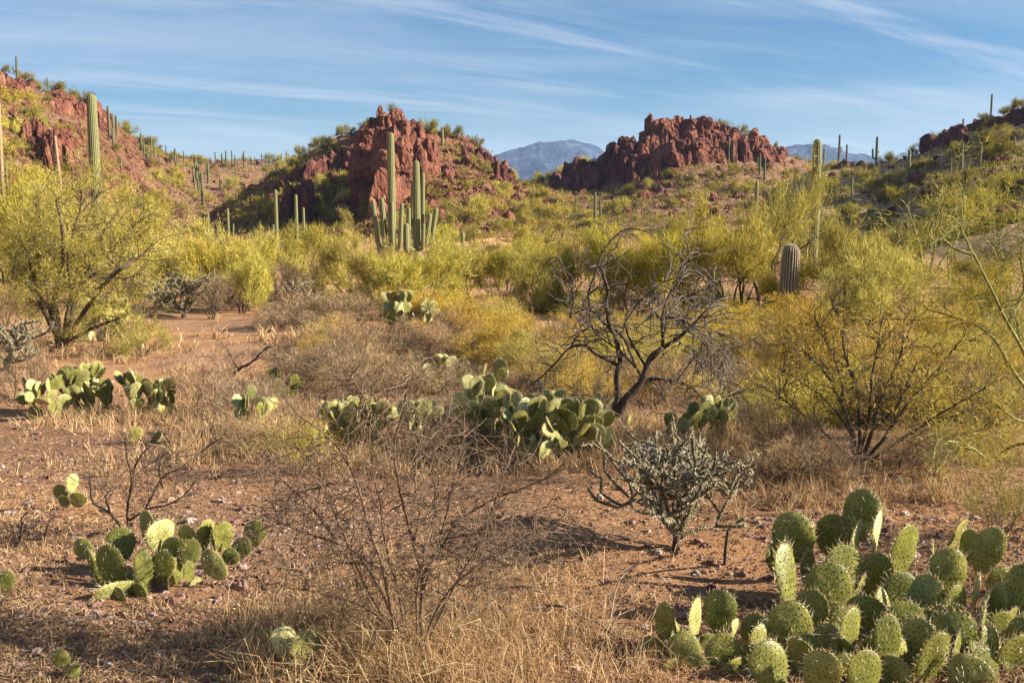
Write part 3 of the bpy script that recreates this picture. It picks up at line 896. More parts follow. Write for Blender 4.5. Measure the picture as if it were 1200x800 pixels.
for px, tp, bs, v in ((128, 124, 162, 0), (133, 138, 165, 1), (137, 135, 160, 0), (133, 150, 172, 2), (142, 184, 203, 0), (166, 156, 180, 2), (169, 165, 185, 1), (178, 161, 186, 2), (181, 162, 184, 0), (187, 180, 196, 0), (174, 172, 194, 3),
                      (195, 170, 187, 0), (206, 174, 200, 2), (208, 182, 198, 0), (216, 177, 196, 0), (219, 189, 199, 0), (227, 195, 215, 0), (230, 183, 212, 2), (234, 200, 222, 1), (237, 203, 240, 1), (244, 190, 215, 0), (228, 205, 222, 0),
                      (85, 183, 200, 1), (98, 186, 198, 0), (104, 188, 200, 1), (48, 190, 206, 0), (45, 205, 212, 0), (20, 196, 206, 0), (221, 217, 228, 0), (239, 224, 246, 0), (258, 208, 222, 1), (277, 206, 218, 1), (276, 190, 206, 0)):
    far_saguaro(px, tp, bs, v, 'small far saguaro on the slope of the left hill', GL)
GS = 'tiny saguaros on the low far ridge'
for px in (248, 259, 261, 266, 276, 285, 287, 299, 307, 312, 322, 337, 345, 252, 271, 293, 330, 317):
    far_saguaro(px + rs.uniform(-1, 1), 186 - rs.uniform(0, 10), 193 + rs.uniform(0, 4), rs.choice((0, 0, 1, 2)), 'tiny saguaro on the low far ridge left of the middle hill', GS, 150)
GM = 'small saguaros on slopes of the right gap'
for px, tp, bs, v in ((986, 192, 203, 0), (986, 228, 240, 0), (985, 215, 222, 0), (1003, 185, 192, 0), (998, 205, 212, 0), (1188, 216, 226, 0), (905, 178, 190, 0), (890, 180, 206, 1), (896, 186, 210, 0), (829, 170, 184, 0), (746, 232, 248, 0), (703, 235, 262, 0), (675, 230, 250, 0), (785, 178, 192, 0), (615, 230, 245, 0)):
    far_saguaro(px, tp, bs, v, 'small slim saguaro on the brush slopes between crag and right hill', GM, 60)

# the barrel shaped young saguaro
def barrel():
    g = gcol(923, 20.0)
    s = pxm(g)
    t = thing('barrel_cactus', 'stout grey ribbed barrel shaped cactus above the golden bush', 'cactus', g)
    top = at(923, 286, 20.0)[2] - g[2]
    tilt = [(0, 0, -.1), (-.005, 0, top * .5), (0.02, 0, top)]
    path, rad = column_path(tilt, 10.8 * s, 9.6 * s, 22, 0.85)
    V, Q, F3, att = ribbed(path, rad, 20, 6, 0.13)
    mb = MB(); mb.add(V, F3, Q, 0, att)
    link('stem', mb.mesh('stem', [MAT['barrel']], True, 'ridge'), t)
    rng = np.random.default_rng(3)
    # spines stand along every ridge
    ns = 120
    P, D = [], []
    for i in range(1, len(path) - 1):
        for k in range(20):
            for _ in range(5):
                a = k * 6 * 2 * math.pi / ns + rng.normal() * .02
                j = (k * 6) % ns
                f = rng.random()
                p = V[i * ns + j] * (1 - f) + V[(i + 1) * ns + j] * f
                P.append(p); c = path[i]
                d = p - c; d[2] = 0; d /= np.linalg.norm(d) + 1e-6
                D.append(d + rng.normal(size=3) * .55 + [0, 0, -.1])
    for _ in range(160):
        a = rng.uniform(0, 6.28); r = 9 * s * math.sqrt(rng.random()) * .7
        P.append(np.array([.02 + r * math.cos(a), r * math.sin(a), top - .01 - r * r * 2.2])); D.append(np.array([math.cos(a) * .5, math.sin(a) * .5, 1]))
    sm = MB(); sm.strands(np.array(P), np.array(D), 0.035, 0.0035, rng)
    link('spines', sm.mesh('spines', [MAT['spine']]), t)
MAT['barrel'] = saguaro_mat('barrel_skin', (0.060, 0.055, 0.028), (0.10, 0.09, 0.045), (0.30, 0.22, 0.15))
MAT['spine'] = leaf_mat('cactus_spines', (0.40, 0.33, 0.22), (0.62, 0.55, 0.40), (0.80, 0.76, 0.64), 0.2, 0.05)
MAT['goldspine'] = leaf_mat('golden_spines', (0.42, 0.26, 0.07), (0.62, 0.42, 0.14), (0.78, 0.62, 0.30), 0.2, 0.05)
barrel()

# ================================================================ shrubs and trees
def grow(rng, mb, stems, levels, l0, r0, tilt, split, ang, sh, strand=None, up=0.25, sides=(5, 4, 3, 3), bm=0, wig=0.16, base_r=0.05, fan=None):
    """branching plant: tubes into mb; returns tip positions, directions for foliage"""
    tips = []
    def branch(p, d, L, r, lev):
        n = 4
        pts = [p]; dd = d.copy()
        for i in range(n):
            dd = dd + rng.normal(size=3) * wig + np.array([0, 0, up * 0.12])
            dd /= np.linalg.norm(dd)
            pts.append(pts[-1] + dd * L / n)
        r1 = r * 0.55
        mb.tube(pts, np.linspace(r, r1, n + 1), sides[min(lev, len(sides) - 1)], bm, False)
        if lev >= levels - 2:
            for q in range(1, n + 1):
                tips.append((pts[q], dd, lev, L))
        if lev < levels - 1:
            k = rng.integers(split[0], split[1] + 1)
            for c in range(k):
                f = 1.0 if c == 0 else rng.uniform(0.35, 1.0)
                idx = f * n; i0 = min(int(idx), n - 1)
                q = pts[i0] + (pts[i0 + 1] - pts[i0]) * (idx - i0)
                nd = dd + rng.normal(size=3) * ang
                nd[2] += up * 0.3
                nd /= np.linalg.norm(nd)
                branch(q, nd, L * rng.uniform(*sh), max(r1 * rng.uniform(.6, .95), 0.0012), lev + 1)
    for s in range(stems):
        a = s * 2 * math.pi / stems + rng.normal() * 0.35 if fan is None else rng.uniform(*fan)
        tl = tilt * rng.uniform(0.35, 1.25)
        d = np.array([math.cos(a) * math.sin(tl), math.sin(a) * math.sin(tl), math.cos(tl)])
        p = np.array([math.cos(a) * base_r, math.sin(a) * base_r, -0.04])
        branch(p, d, l0 * rng.uniform(.75, 1.2), r0 * rng.uniform(.7, 1.1), 0)
    return tips
def foliage(rng, mb, tips, n, L, Wd, spread, pos, m=0, up=0.3, drop=0.0):
    """leafy twigs round the branch tips"""
    P0 = np.array([t[0] for t in tips]); D0 = np.array([t[1] for t in tips])
    wgt = rng.random(len(P0)) ** 2.2 + .02
    i = rng.choice(len(P0), n, p=wgt / wgt.sum())
    P = P0[i] + rng.normal(size=(n, 3)) * pos
    D = D0[i] + rng.normal(size=(n, 3)) * spread + np.array([0, 0, up])
    P[:, 2] = np.maximum(P[:, 2], 0.02 + rng.random(n) * 0.05)
    mb.strands(P, D, L * rng.uniform(.5, 1.3, n), Wd * rng.uniform(.6, 1.3, n), rng, m)

def make_bush(seed, kind):
    """unit bush (1 tall, 1 half-wide): branches mesh and crown mesh"""
    rng = np.random.default_rng(seed)
    b, c = MB(), MB()
    if kind == 'tree':       # palo verde seen from 15 to 40 m
        tips = grow(rng, b, rng.integers(7, 10), 5, 0.34, 0.017, 0.85, (2, 4), 0.42, (0.58, 0.84))
        foliage(rng, c, tips, 15000, 0.075, 0.0058, 0.62, 0.028, up=0.25)
    elif kind == 'loose':    # open see-through palo verde
        tips = grow(rng, b, rng.integers(4, 6), 5, 0.42, 0.020, 0.7, (2, 3), 0.45, (0.6, 0.85))
        foliage(rng, c, tips, 7000, 0.07, 0.0052, 0.55, 0.035, up=0.2)
    elif kind == 'low':      # low brittle mound
        tips = grow(rng, b, 12, 4, 0.42, 0.012, 0.85, (2, 4), 0.4, (0.55, 0.8))
        foliage(rng, c, tips, 7500, 0.085, 0.0055, 0.5, 0.045, up=0.3)
    elif kind == 'twig':     # leafless grey twigs
        tips = grow(rng, b, 14, 4, 0.42, 0.010, 0.75, (2, 4), 0.38, (0.6, 0.85))
        foliage(rng, c, tips, 2600, 0.13, 0.0055, 0.5, 0.035, up=0.2)
    elif kind == 'far':
        tips = grow(rng, b, 5, 3, 0.5, 0.03, 0.75, (2, 4), 0.45, (0.6, 0.8), sides=(3, 3, 3))
        foliage(rng, c, tips, 1500, 0.20, 0.026, 0.55, 0.09, up=0.3)
    b.V and None
    # common unit scaling from the crown
    V = np.vstack(c.V)
    hz = np.percentile(V[:, 2], 99.3); r = np.percentile(np.hypot(V[:, 0], V[:, 1]), 95)
    for mb in (b, c):
        for v in mb.V:
            v[:, 2] /= hz; v[:, :2] /= r
    return b, c
BUSH = {}
for kind, nvar in (('tree', 6), ('loose', 4), ('low', 5), ('twig', 5), ('far', 5)):
    BUSH[kind] = [make_bush(100 + 17 * i + sum(map(ord, kind)), kind) for i in range(nvar)]
_proto = {}
def bush_proto(kind, v, leaf, barkm, name):
    key = (kind, v, leaf, barkm)
    if key not in _proto:
        b, c = BUSH[kind][v]
        if kind == 'far':
            mb = MB()
            mb.V, mb.F3, mb.F4, mb.A, mb.n = b.V + c.V, b.F3 + [f + b.n for f in c.F3], b.F4 + [f + b.n for f in c.F4], b.A + c.A, b.n + c.n
            mb.M3 = b.M3 + [x * 0 + 1 for x in c.M3]; mb.M4 = b.M4 + [x * 0 + 1 for x in c.M4]
            _proto[key] = mb.mesh('shrub', [MAT[barkm], MAT[leaf]])
        else:
            _proto[key] = (b.mesh('branches', [MAT[barkm]]), c.mesh('crown', [MAT[leaf]]))
    return _proto[key]
rb = random.Random(77)
def bush(name, label, cat, kind, v, leaf, barkm, loc, width, hgt, group=None, rz=None):
    me = bush_proto(kind, v, leaf, barkm, name)
    rz = rb.uniform(0, 6.28) if rz is None else rz
    w = width / 2 * 1.08
    if kind == 'far':
        return tag(link(name, me, None, loc, (0, 0, rz), (w, w, hgt)), label, cat, group)
    t = thing(name, label, cat, loc, rz, group, (w, w, hgt))
    link('branches', me[0], t); link('crown', me[1], t)
    return t
def put(name, label, cat, kind, v, leaf, barkm, cx, top, base, wpx, Y=None, group=None):
    g = gcol(cx, Y) if Y else ground(cx, base)
    s = pxm(g)
    hgt = at(cx, top, g[1])[2] - g[2]
    return bush(name, label, cat, kind, v, leaf, barkm, g, wpx * s, max(hgt, .15), group)

# --- the middle band of palo verdes and yellow bushes, back to front
PV = 'palo_verde_tree'
T_ = 'tree'
for args in (
    ('olive palo verde at the left edge, behind the dead cactus stems', 'tree', 0, 'pvgreen', 12, 205, 350, 150),
    ('tall yellow palo verde in front of the thick lone saguaro', 'tree', 1, 'pv', 100, 222, 352, 130),
    ('rounded yellow green palo verde under the leaning pale pole', 'tree', 2, 'pvgreen', 62, 212, 345, 120),
    ('yellow palo verde right of the thick lone saguaro', 'tree', 3, 'pv', 165, 245, 352, 110),
    ('bright yellow palo verde holding the small saguaro stub', 'tree', 4, 'pv', 208, 262, 356, 110),
    ('bright yellow palo verde before the two short cactus posts', 'tree', 5, 'pv', 255, 268, 362, 120),
    ('bright yellow bush spilling over the pinkish bare flat', 'tree', 1, 'pv', 285, 290, 366, 90),
    ('yellow palo verde at the foot of the stubby armed saguaro', 'tree', 0, 'pv', 322, 272, 345, 80),
    ('yellow green bush below the small round red outcrop', 'tree', 2, 'pvgreen', 372, 266, 344, 90),
    ('yellow bush between outcrop and saguaro cluster', 'tree', 3, 'pv', 412, 272, 352, 90),
    ('yellow bush at the foot of the tallest slender saguaro', 'tree', 4, 'pv', 442, 280, 360, 90),
    ('broad olive green palo verde with dark forked trunk before the saguaro cluster', 'tree', 5, 'pvgreen', 488, 286, 372, 130),
    ('fan shaped yellow palo verde spreading right of the saguaro cluster', 'tree', 1, 'pv', 543, 272, 352, 110),
    ('yellow palo verde under the rubble slope of the middle hill', 'tree', 0, 'pv', 594, 280, 350, 90),
    ('olive bush left of the bare curved dead branch', 'tree', 2, 'pvgreen', 634, 292, 366, 80),
    ('yellow green palo verde behind the bare curved dead branch', 'tree', 3, 'pv', 682, 268, 366, 120),
    ('bright yellow green palo verde between dead tree and knobbly outcrop', 'tree', 4, 'pv', 742, 270, 372, 110),
    ('dense yellow palo verde above the dead mesquite crown', 'tree', 5, 'pvgreen', 800, 258, 372, 110),
    ('feathery palo verde left of the barrel shaped cactus', 'tree', 1, 'pv', 862, 236, 372, 130),
    ('tall airy palo verde hiding the lower blunt topped saguaro', 'loose', 0, 'pvgreen', 912, 188, 362, 150),
    ('drooping yellow green palo verde right of the blunt topped saguaro', 'tree', 0, 'pvgreen', 985, 262, 378, 150),
    ('low spreading palo verde right of the barrel shaped cactus', 'tree', 2, 'pv', 1020, 292, 398, 130),
    ('olive palo verde at the foot of the tan right hill', 'loose', 1, 'pvgreen', 1070, 292, 384, 110),
    ('pale green palo verde with thin upright twigs at the right edge', 'loose', 2, 'pvgreen', 1140, 298, 398, 130),
    ('green palo verde pressed against the right edge behind the leaning branch', 'loose', 3, 'pvgreen', 1205, 296, 402, 100),
):
    lab, kind, v, leaf, cx, top, base, w = args
    put(PV, lab, T_, kind, v, leaf, 'bark', cx, top, base, w)
# a second looser rank fills the gaps behind
GB = 'yellow bushes filling the back of the valley'
rng = np.random.default_rng(8)
for i in range(66):
    px = -20 + i * 1240 / 66 + rng.uniform(-14, 14)
    Y = rng.uniform(34, 90)
    g = gcol(px, Y)
    lim = np.interp(px, [0, 120, 200, 330, 450, 560, 700, 900, 960, 1200], [215, 222, 262, 276, 282, 282, 276, 262, 278, 292])
    h_ = min(rng.uniform(1.3, 2.9), at(px, lim + rng.uniform(0, 26), Y)[2] - g[2])
    if h_ < .7: continue
    w = max(h_, 1.2) * rng.uniform(1.1, 1.6)
    bush('desert_shrub', 'yellow green shrub in the dense rank at the back of the valley', 'shrub', 'tree', int(rng.integers(6)), 'pv' if rng.random() < .55 else 'pvgreen', 'bark', g, w, h_, GB)

GF = 'small shrubs filling gaps before the hill feet'
for i in range(70):
    px = rng.uniform(360, 980); Y = rng.uniform(44, 100)
    g = gcol(px, Y)
    h_ = rng.uniform(.55, 1.25); w = h_ * rng.uniform(1.4, 2.2)
    bush('low_shrub', 'small low shrub on the flat before the hill feet', 'shrub', 'far', int(rng.integers(5)), ('olive', 'pvgreen', 'gold', 'drytwig')[int(rng.integers(4))], 'bark', g, w, h_, GF)

# --- shrubs on the hills: one mesh each, a few pixels
HG = {
 'w': ('shrubs on the red left hillside', 'small olive yellow shrub on the red left hillside'),
 'r': ('shrubs on the low far ridge', 'small yellow shrub on the low far ridge left of the middle hill'),
 'm': ('shrubs on the middle hill', 'small green yellow shrub among the rocks of the middle hill'),
 'c': ('shrubs below the columned crag', 'green yellow shrub on the brush slope below the columned crag'),
 'e': ('shrubs on the tan right hill', 'olive shrub on the tan slope of the right hill'),
}
def hillshrub(key, px, py, ymin=60, size=None, leaf=None):
    g = ground(px, py, ymin)
    if g[1] < ymin:
        return
    h_ = size or rng.uniform(0.9, 2.3)
    w = h_ * rng.uniform(1.1, 1.9)
    grp, lab = HG[key]
    leaf = leaf or ('olive' if rng.random() < (.55 if key in 'e' else .3) else ('pvgreen' if rng.random() < .6 else 'pv'))
    bush('hill_shrub', lab, 'shrub', 'far', int(rng.integers(5)), leaf, 'bark', g - [0, 0, .08], w, h_, grp)
for key, n, xa, xb, ya, yb in (('w', 52, 0, 235, 95, 260), ('r', 22, 200, 345, 188, 262), ('m', 62, 255, 700, 150, 285), ('c', 56, 600, 930, 190, 285), ('e', 60, 930, 1200, 150, 295)):
    k = 0
    for _ in range(n * 3):
        px, py = rng.uniform(xa, xb), rng.uniform(ya, yb)
        if key == 'w' and py < 86 + px * .5: continue
        if key == 'm' and (py < 140 + abs(px - 455) * .45 or (410 < px < 520 and py < 245)): continue
        if px < 345 and key in 'mr' and py > 205 and rng.random() < .75: continue
        if key == 'e' and py < 195 - max(0, px - 1050) * .45: continue
        hillshrub(key, px, py); k += 1
        if k >= n: break
# skyline shrubs
for key, pts in (('w', [(30, 97), (47, 98), (63, 105), (82, 108), (92, 112), (5, 84), (98, 118), (150, 152), (172, 168), (185, 178)]),
                 ('m', [(398, 162), (408, 158), (372, 172), (382, 176), (463, 140), (500, 156), (508, 158), (522, 162), (535, 163), (560, 172), (430, 152), (345, 192), (352, 186)]),
                 ('c', [(783, 143), (806, 142), (816, 141), (838, 146), (842, 148), (868, 155), (875, 156), (895, 163), (738, 166), (764, 150), (824, 142), (909, 168)]),
                 ('e', [(1095, 166), (1100, 160), (1085, 172), (1040, 190), (1152, 142), (1178, 134), (1198, 126), (1070, 182), (1190, 130), (1110, 158)])):
    for px, py in pts:
        hillshrub(key, px, py, 100, rng.uniform(1.3, 2.4), 'olive')
def scrub():
    """ground cover of the slopes: nobody could count it"""
    r2 = np.random.default_rng(91)
    mb = MB(); P, D, L = [], [], []
    for (xa, xb), (ya, yb), n in (((0, 240), (110, 270), 900), ((190, 420), (175, 270), 420), ((260, 700), (170, 290), 1500), ((600, 930), (195, 290), 1400), ((930, 1200), (160, 300), 800)):
        for _ in range(n):
            p = ground(r2.uniform(xa, xb), r2.uniform(ya, yb), 60)
            h_ = r2.uniform(.35, .9); k = 26
            a = r2.normal(size=(k, 3)); a[:, 2] = abs(a[:, 2])
            a /= np.linalg.norm(a, axis=1)[:, None]
            P.append(p + a * h_ * r2.uniform(.2, .8, (k, 1)) * [1.3, 1.3, .9]); D.append(a + [0, 0, .4]); L.append(np.full(k, h_ * .6))
    P, D, L = np.vstack(P), np.vstack(D), np.concatenate(L)
    m = r2.random(len(P)) < .5
    mb.strands(P[m], D[m], L[m], L[m] * .16, r2, 0); mb.strands(P[~m], D[~m], L[~m], L[~m] * .16, r2, 1)
    tag(link('scrub', mb.mesh('scrub', [MAT['olive'], MAT['pvgreen']])), kind='stuff')
scrub()

# ================================================================ prickly pears
def pad_outline(a, egg):
    z = (1 - np.cos(a)) / 2
    x = 0.415 * np.sin(a) * (0.80 + egg * z)
    return x, z
def make_pad(seed):
    """one flat joint: 1 tall, about 0.8 wide, standing on its base point; plus its spines"""
    rng = np.random.default_rng(seed)
    egg = rng.uniform(0.18, 0.42); na = 30
    a = np.linspace(0, 2 * math.pi, na, endpoint=False)
    bend = rng.normal() * 0.16; twist = rng.normal() * 0.10
    th = rng.uniform(0.062, 0.095)
    S = [1.0, 0.985, 0.95, 0.86, 0.68, 0.42, 0.18]
    ph = rng.uniform(0, 6.28, 3)
    def warp(P):
        P = P.copy()
        P[:, 1] += bend * (P[:, 0] ** 2 * 1.2 + (P[:, 2] - .3) ** 2 * .35) + twist * P[:, 0] * (P[:, 2] - .2)
        P[:, 1] += 0.012 * np.sin(P[:, 0] * 9 + ph[0]) * np.sin(P[:, 2] * 8 + ph[1])
        return P
    def surf_pt(s, aa, side):
        x, z = pad_outline(aa, egg)
        x = x * (1 + .03 * np.sin(3 * aa + ph[2])); cz = 0.54
        y = side * th / 2 * np.sqrt(np.maximum(1 - s ** 4.0, 0)) * (0.75 + 0.25 * np.sin(aa / 2))
        return np.stack([x * s, y + 0 * x, cz + (z - cz) * s], -1)
    V, F4, F3 = [], [], []
    mb = MB()
    rings = [surf_pt(s, a, 1) for s in S[::-1]] + [surf_pt(s, a, -1) for s in S[1:]]
    V = np.vstack(rings); n = len(rings)
    V = np.vstack([V, [0, th / 2, .54], [0, -th / 2, .54]])
    i = np.arange(n - 1)[:, None] * na; j = np.arange(na)[None]; k = (j + 1) % na
    F4 = np.stack([i + j, i + k, i + na + k, i + na + j], -1).reshape(-1, 4)
    c = n * na
    F3 = [(c, (q + 1) % na, q) for q in range(na)] + [(c + 1, (n - 1) * na + q, (n - 1) * na + (q + 1) % na) for q in range(na)]
    mb.add(warp(V), F3, F4, 0)
    # areoles: dark dots in slanting rows, spines from each
    sp = MB(); SP, SD, SL = [], [], []; GP, GD = [], []
    oct_ = np.array([(1, 0, 0), (-1, 0, 0), (0, 1, 0), (0, -1, 0), (0, 0, 1), (0, 0, -1)], float)
    of = np.array([(0, 2, 4), (2, 1, 4), (1, 3, 4), (3, 0, 4), (2, 0, 5), (1, 2, 5), (3, 1, 5), (0, 3, 5)])
    st = 0.118
    for r_ in range(-1, 11):
        for q_ in range(-6, 7):
            x = (q_ + 0.5 * (r_ % 2)) * st + rng.normal() * .007; z = r_ * st * .82 + rng.normal() * .007
            if z <= 0.03 or z >= .99: continue
            aa = math.acos(max(-1, min(1, 1 - 2 * z)))
            xm = pad_outline(np.array([aa]), egg)[0][0]
            # inside test by scaling about the centre
            cz = .54
            s_lo = None
            for s in np.linspace(0.02, .95, 48):
                zz = cz + (z - cz) / s
                if 0 < zz < 1:
                    a2 = math.acos(1 - 2 * zz)
                    if abs(x) <= pad_outline(np.array([a2]), egg)[0][0] * s:
                        s_lo = s; break
            if s_lo is None: continue
            for side in (1, -1):
                y = side * th / 2 * math.sqrt(max(1 - s_lo ** 4.0, 0)) * .97
                p = warp(np.array([[x, y, z]]))[0]
                mb.add(oct_ * [.016, .008, .019] + p, of, None, 1)
                for _ in range(int(rng.random() < .28)):
                    d = np.array([rng.normal() * .7, side * rng.uniform(.3, 1.1), rng.normal() * .6 - .45])
                    SP.append(p); SD.append(d); SL.append(rng.uniform(.09, .20))
    na2 = 34
    for q in range(na2):
        aa = (q + .5 + rng.normal() * .15) * 2 * math.pi / na2
        if min(aa, 2 * math.pi - aa) < .55: continue
        p = warp(surf_pt(1.0, np.array([aa]), 0))[0]
        o = np.array([p[0], 0, (p[2] - .5) * .9]); o /= np.linalg.norm(o) + 1e-6
        for _ in range(rng.integers(1, 4)):
            SP.append(p); SD.append(o + rng.normal(size=3) * .55); SL.append(rng.uniform(.08, .19))
        for _ in range(14):
            GP.append(p + rng.normal(size=3) * .006); GD.append(o + rng.normal(size=3) * .6)
    sp.strands(np.array(SP), np.array(SD), np.array(SL), 0.013, rng, 0)
    sp.strands(np.array(GP), np.array(GD), 0.042, 0.011, rng, 1)
    return mb, sp
def pad_mat(name, a, b, c):
    t = NT(name)
    g = t.n('ShaderNodeTexCoord').outputs['Object']
    o = t.n('ShaderNodeObjectInfo').outputs['Random']
    n = t.noise(g, 3.0, 5, 0.65)
    n2 = t.noise(g, 22, 3, 0.6)
    col = t.ramp(t.math('ADD', t.math('MULTIPLY', n, .75), t.math('MULTIPLY', o, 0.25)), [(0.32, a), (0.52, b), (0.72, c)])
    z = t.n('ShaderNodeSeparateXYZ', {0: g}).outputs['Z']
    # corky base of old joints
    col = t.mix(t.math('MULTIPLY', t.maprange(z, 0.16, 0.0), t.maprange(n2, .35, .6)), col, (0.30, 0.21, 0.11))
    col = t.mix(t.math('MULTIPLY', t.maprange(n2, 0.55, 0.70), .45), col, (0.42, 0.36, 0.17))
    t.bsdf(col, 0.42, t.bump(n2, 0.012, 0.35), 0.45)
    return t.m
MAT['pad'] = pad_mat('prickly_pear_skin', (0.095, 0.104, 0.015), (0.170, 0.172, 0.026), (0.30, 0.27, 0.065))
MAT['padsunlit'] = pad_mat('sunlit_prickly_pear_skin', (0.17, 0.18, 0.05), (0.35, 0.345, 0.115), (0.60, 0.55, 0.27))  # same skin with direct sunlight painted into its colour
MAT['areole'] = bark_mat('areole', (0.018, 0.012, 0.008), (0.05, 0.03, 0.018))
PADS = [make_pad(300 + i) for i in range(8)]
PADME = [(b.mesh('pad', [MAT['pad'], MAT['areole']], True), s.mesh('spines', [MAT['spine'], MAT['goldspine']])) for b, s in PADS]
PADSUNLIT = [(b.mesh('pad', [MAT['padsunlit'], MAT['areole']], True), s.mesh('spines', [MAT['spine'], MAT['goldspine']])) for b, s in PADS]
rp = np.random.default_rng(50)
def frame(up, nrm):
    up = up / np.linalg.norm(up)
    nrm = nrm - up * (nrm @ up); nrm /= np.linalg.norm(nrm)
    side = np.cross(nrm, up)
    return side, nrm, up
def place_pad(t, base, side, nrm, up, w, h, pale=False, spines=True):
    """joint as a part of plant t (base in the plant's frame)"""
    me, sm = (PADSUNLIT if pale else PADME)[int(rp.integers(8))]  # pale picks the copy whose skin has the sun's brightness painted in
    M = Matrix([[*(np.array([side[i], nrm[i], up[i]]))] for i in range(3)]).to_4x4()
    M = Matrix.Translation(Vector(base)) @ M @ Matrix.Diagonal((w / 0.83, (w + h) / 2, h, 1))
    o = link('pad', me, t); o.matrix_local = M
    if spines:
        link('spines', sm, o)
    return o

def traced_pear(label, gpx, gpy, pads, back, feet=(), pale=(), grow_=1.0):
    """pads: (cx, cy, apparent width, height, lean in degrees, yaw in degrees [+ turns the face toward the sun], depth offset)"""
    g = ground(gpx, gpy)
    Yf = lambda cy: g[1] + float(np.clip((gpy - 12 - cy) / 150, -.1, 1)) * back
    t = thing('prickly_pear', label, 'cactus', g)
    for i, (cx, cy, w, h, lean, yaw, dy) in enumerate(pads):
        Y = Yf(cy) + dy
        a = R(lean)
        u2 = np.array([math.sin(a), -math.cos(a)])
        b = np.array([cx, cy]) - u2 * h / 2
        s = at(cx, cy, Y)
        m_ = pxm(s)
        base = at(b[0], b[1], Y) - g
        up = np.array([math.sin(a), rp.normal() * .10 - .05, math.cos(a)])
        nrm = np.array([math.sin(R(yaw)), -math.cos(R(yaw)), 0.10 + rp.normal() * .08])
        fr = frame(up, nrm)
        w, h = w * grow_, h * grow_
        ww = w * m_ / max(abs(math.cos(R(yaw))), .25)
        ww = min(ww, h * m_ * 1.15 if w < h * 1.2 else 9)
        place_pad(t, base, *fr, ww * .94, h * m_ * 1.08, i in pale)
    for (fx, fy, w, h) in feet:
        gg = ground(fx, fy); m_ = pxm(gg)
        yaw = rp.uniform(-70, 70)
        fr = frame(np.array([rp.normal() * .25, rp.normal() * .2, 1.0]), np.array([math.sin(R(yaw)), -math.cos(R(yaw)), 0]))
        place_pad(t, gg - g - [0, 0, .05], *fr, w * m_, h * m_)
    return t

# the big plant in the lower right corner
BIG = [
 (929, 637, 48, 50, -4, -8, .12), (908, 656, 22, 32, -14, 20, .25), (974, 632, 34, 42, 6, -22, .2), (1007, 610, 38, 50, 6, -10, .1), (1024, 632, 17, 50, 3, 66, .02), (1001, 641, 14, 38, 6, 62, .02),
 (1055, 653, 38, 58, 0, 32, .05), (1115, 634, 24, 40, 22, 48, .15), (1133, 646, 12, 36, 4, -62, .12), (1153, 651, 30, 48, 15, -14, .1), (1107, 680, 42, 54, 2, 4, 0), (988, 678, 47, 54, -8, 10, .1),
 (967, 704, 50, 62, 6, -4, 0), (925, 688, 27, 66, -4, 52, .05), (1024, 682, 30, 50, 2, -24, .15), (1052, 700, 42, 42, 8, 8, .05), (1066, 690, 22, 24, 12, 60, .08), (1086, 713, 38, 50, 8, -14, .02),
 (1117, 715, 28, 46, -4, 20, .05), (1141, 696, 11, 34, 8, 70, 0), (1149, 712, 13, 32, 24, 64, .02), (1164, 718, 24, 46, 8, -24, .05), (1170, 686, 40, 30, 50, 14, .1), (1187, 715, 24, 72, 6, -44, 0),
 (1203, 682, 26, 42, 4, 10, .1), (1056, 736, 44, 44, 10, 6, -.02), (1010, 722, 46, 38, 24, -12, .02), (1036, 766, 34, 64, 2, 12, -.1), (991, 757, 32, 60, 14, 40, -.05), (926, 746, 46, 58, -6, -6, 0),
 (946, 722, 34, 44, 12, -28, .08), (1116, 760, 52, 60, -6, -8, -.05), (1085, 775, 36, 56, 14, 22, -.12), (1146, 756, 19, 62, 4, 58, -.02), (1068, 765, 34, 58, 12, -28, 0), (905, 786, 42, 52, -24, 24, -.1),
 (960, 792, 40, 44, 8, -14, -.14), (1012, 796, 42, 52, -10, 18, -.12), (1133, 796, 56, 38, 40, -8, -.1), (1182, 776, 46, 52, 18, 18, -.05), (1200, 748, 24, 40, 10, -30, .02), (978, 735, 26, 44, 24, 30, .08),
 (1042, 716, 22, 40, -16, 46, .1), (1098, 738, 26, 40, 20, -50, .06), (946, 668, 22, 34, -10, 40, .2), (1092, 662, 14, 36, 2, 66, .15), (1178, 735, 20, 34, 28, 50, .04), (1000, 700, 20, 40, 16, 60, .12),
 (940, 775, 26, 44, -18, -40, .0), (1206, 716, 26, 44, -4, 26, .08), (896, 757, 26, 40, -20, 40, .06)]
traced_pear('big dense prickly pear cactus filling the lower right corner, with many green pads', 1050, 782, BIG,
            .75,
            [(930, 790, 44, 50), (980, 800, 44, 54), (1040, 800, 46, 52), (1100, 796, 44, 50), (1160, 792, 44, 52), (1010, 770, 42, 60), (1080, 768, 42, 62), (950, 765, 42, 56), (1140, 768, 42, 60), (1190, 780, 40, 50), (910, 775, 40, 44), (955, 785, 44, 60), (1000, 785, 44, 62), (1060, 785, 46, 62), (1115, 784, 46, 60), (1165, 776, 42, 60), (1030, 750, 40, 60), (1075, 748, 40, 58), (1120, 748, 42, 60), (985, 748, 40, 56), (1160, 750, 38, 56), (940, 748, 38, 50), (1200, 765, 38, 56)], pale={4, 5, 19, 20}, grow_=1.2)
